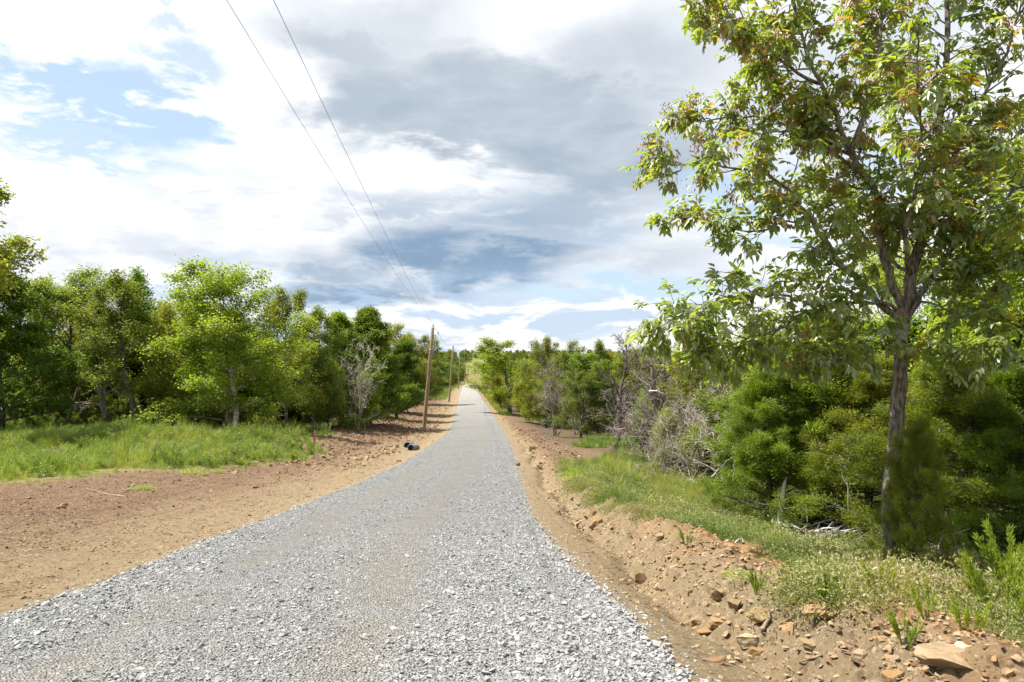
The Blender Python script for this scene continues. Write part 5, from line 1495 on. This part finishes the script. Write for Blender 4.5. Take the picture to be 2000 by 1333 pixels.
def weeds():
    ws = [weed_mesh(1, .75, 16, .35, .05, 230), weed_mesh(2, .55, 8, .2, .045, 170), weed_mesh(3, .9, 12, .3, .055, 250)]
    def put(px, py, s, k, label, col=(1, 1, 1), rz=0, name='feathery_weed', lean=(0, 0)):
        g = G(px, py); e = thing(name, g, label, 'weed', None, rz); e.rotation_euler = (lean[0], lean[1], rz)
        for nm, me in zip(('stems', 'foliage'), ws[k]):
            o = link(nm, me, e); o.scale = (s, s, s); o.color = (*col, 1)
            if nm == 'foliage': o['kind'] = 'stuff'
    put(1965, 1235, .88, 0, 'bushy bright feathery weed, the largest, above the boulder', (1.05, 1.0, .9), .3)
    put(1998, 1205, .92, 2, 'tall feathery weed cut by the frame edge', (.95, .95, .9), 1.2)
    put(1925, 1192, .75, 1, 'feathery weed with a single lean spike, behind the bushiest one', (1.1, 1.0, .9), 2.2)
    put(1890, 1232, .5, 1, 'short lime feathery sprig left of the bushiest weed', (1.2, 1.1, .9), 3.2)
    put(1722, 1178, .55, 1, 'lone yellow-green spike growing amid the grey ground cover', (1.2, 1.05, .8), .2)
    put(1780, 1100, .5, 1, 'thin green weed in the shade at the junipers', (.7, .8, .8), 1.0)
    put(1620, 1205, .38, 0, 'green low weed behind the orange plank-like slab', (.6, .75, .6), 1.5)
    put(1770, 1262, .30, 0, 'grassy tuft on the orange soil above the lone stones', (1, 1, .9), 2.5)
    put(1810, 1212, .5, 1, 'wispy grass-like weed between ground cover and boulder', (1.1, 1.0, 1.1), .9)
    put(1480, 1170, .30, 0, 'bright green tuft on the bank beside the pale cushion', (1, 1, .8), 2.0)
    put(1340, 1075, .42, 1, 'green weed at the edge of the bank above the gully', (.9, .95, .9), 2.8)
    cu = [cushion(70 + i, 900, .30, .20, .035, M_WEED) for i in range(2)]
    def cus(px, py, w, label, col, k=0, h=1.0):
        g = G(px, py); s = w * g.y / F / .6; o = link('cushion_plant', cu[k]); o.location = g; o.scale = (s, s, s * h); o.color = (*col, 1); tag(o, label, 'plant')
    cus(375, 928, 54, 'pale grey-green cushion plant at the meadow edge', (1.25, 1.0, 2.6))
    cus(275, 957, 52, 'lone flat green tuft out on the bare red dirt', (.9, .95, 1.0), 1, .6)
    cus(424, 925, 30, 'smaller grey-green cushion beside the pale one', (1.1, 1.0, 2.2), 1)
    cus(1440, 1143, 62, 'pale mint cushion plant on the orange bank', (1.3, 1.15, 2.4), 0, .9)
    cus(1150, 948, 52, 'tan-topped cushion mound at the front of the bank grass', (1.5, 1.05, 2.2), 1, .8)
    cus(1172, 972, 44, 'brownish cushion mound just below the tan-topped one', (1.55, 1.0, 2.0), 0, .9)
    cus(1118, 936, 44, 'vivid green grass clump on the corner of the bank', (1.0, 1.1, .6), 0, 1.4)
    cus(1204, 957, 44, 'second vivid green clump, up the bank from the mounds', (.9, 1.05, .6), 1, 1.3)
    cus(542, 938, 10, 'tiny green sprout alone on the tan dirt', (.9, 1.0, .8), 1, 1.2)
    cus(420, 890, 34, 'light green ferny mound inside the meadow', (1.2, 1.15, 1.4), 0, 1.2)


weeds()


def dry_grass():
    """the stand of tall tan stems before the junipers"""
    coll = pool('dry_stem', [tuft(60 + i, 22, .85, .16, .30, .007, M_GRASS) for i in range(3)])
    n = 900; X = []; Y = []
    while len(X) < n:
        px = RG.uniform(1270, 1530); py = RG.uniform(880, 990); g = G(px, py); X.append(g.x); Y.append(g.y)
    X = np.array(X); Y = np.array(Y); k = fbm(X * .8, Y * .8, 2) > -.15; X, Y = X[k], Y[k]; n = len(X)
    s = RG.uniform(.4, 1.05, n)
    scatter('dry_grass', np.stack([X, Y, ground_z(X, Y)], -1), np.stack([RG.normal(0, .12, n), RG.normal(0, .12, n), RG.uniform(0, 6.28, n)], -1), np.stack([s, s, s], -1), RG.randint(0, 3, n), np.clip(RG.normal(.72, .16, n), 0, 1), coll)


dry_grass()
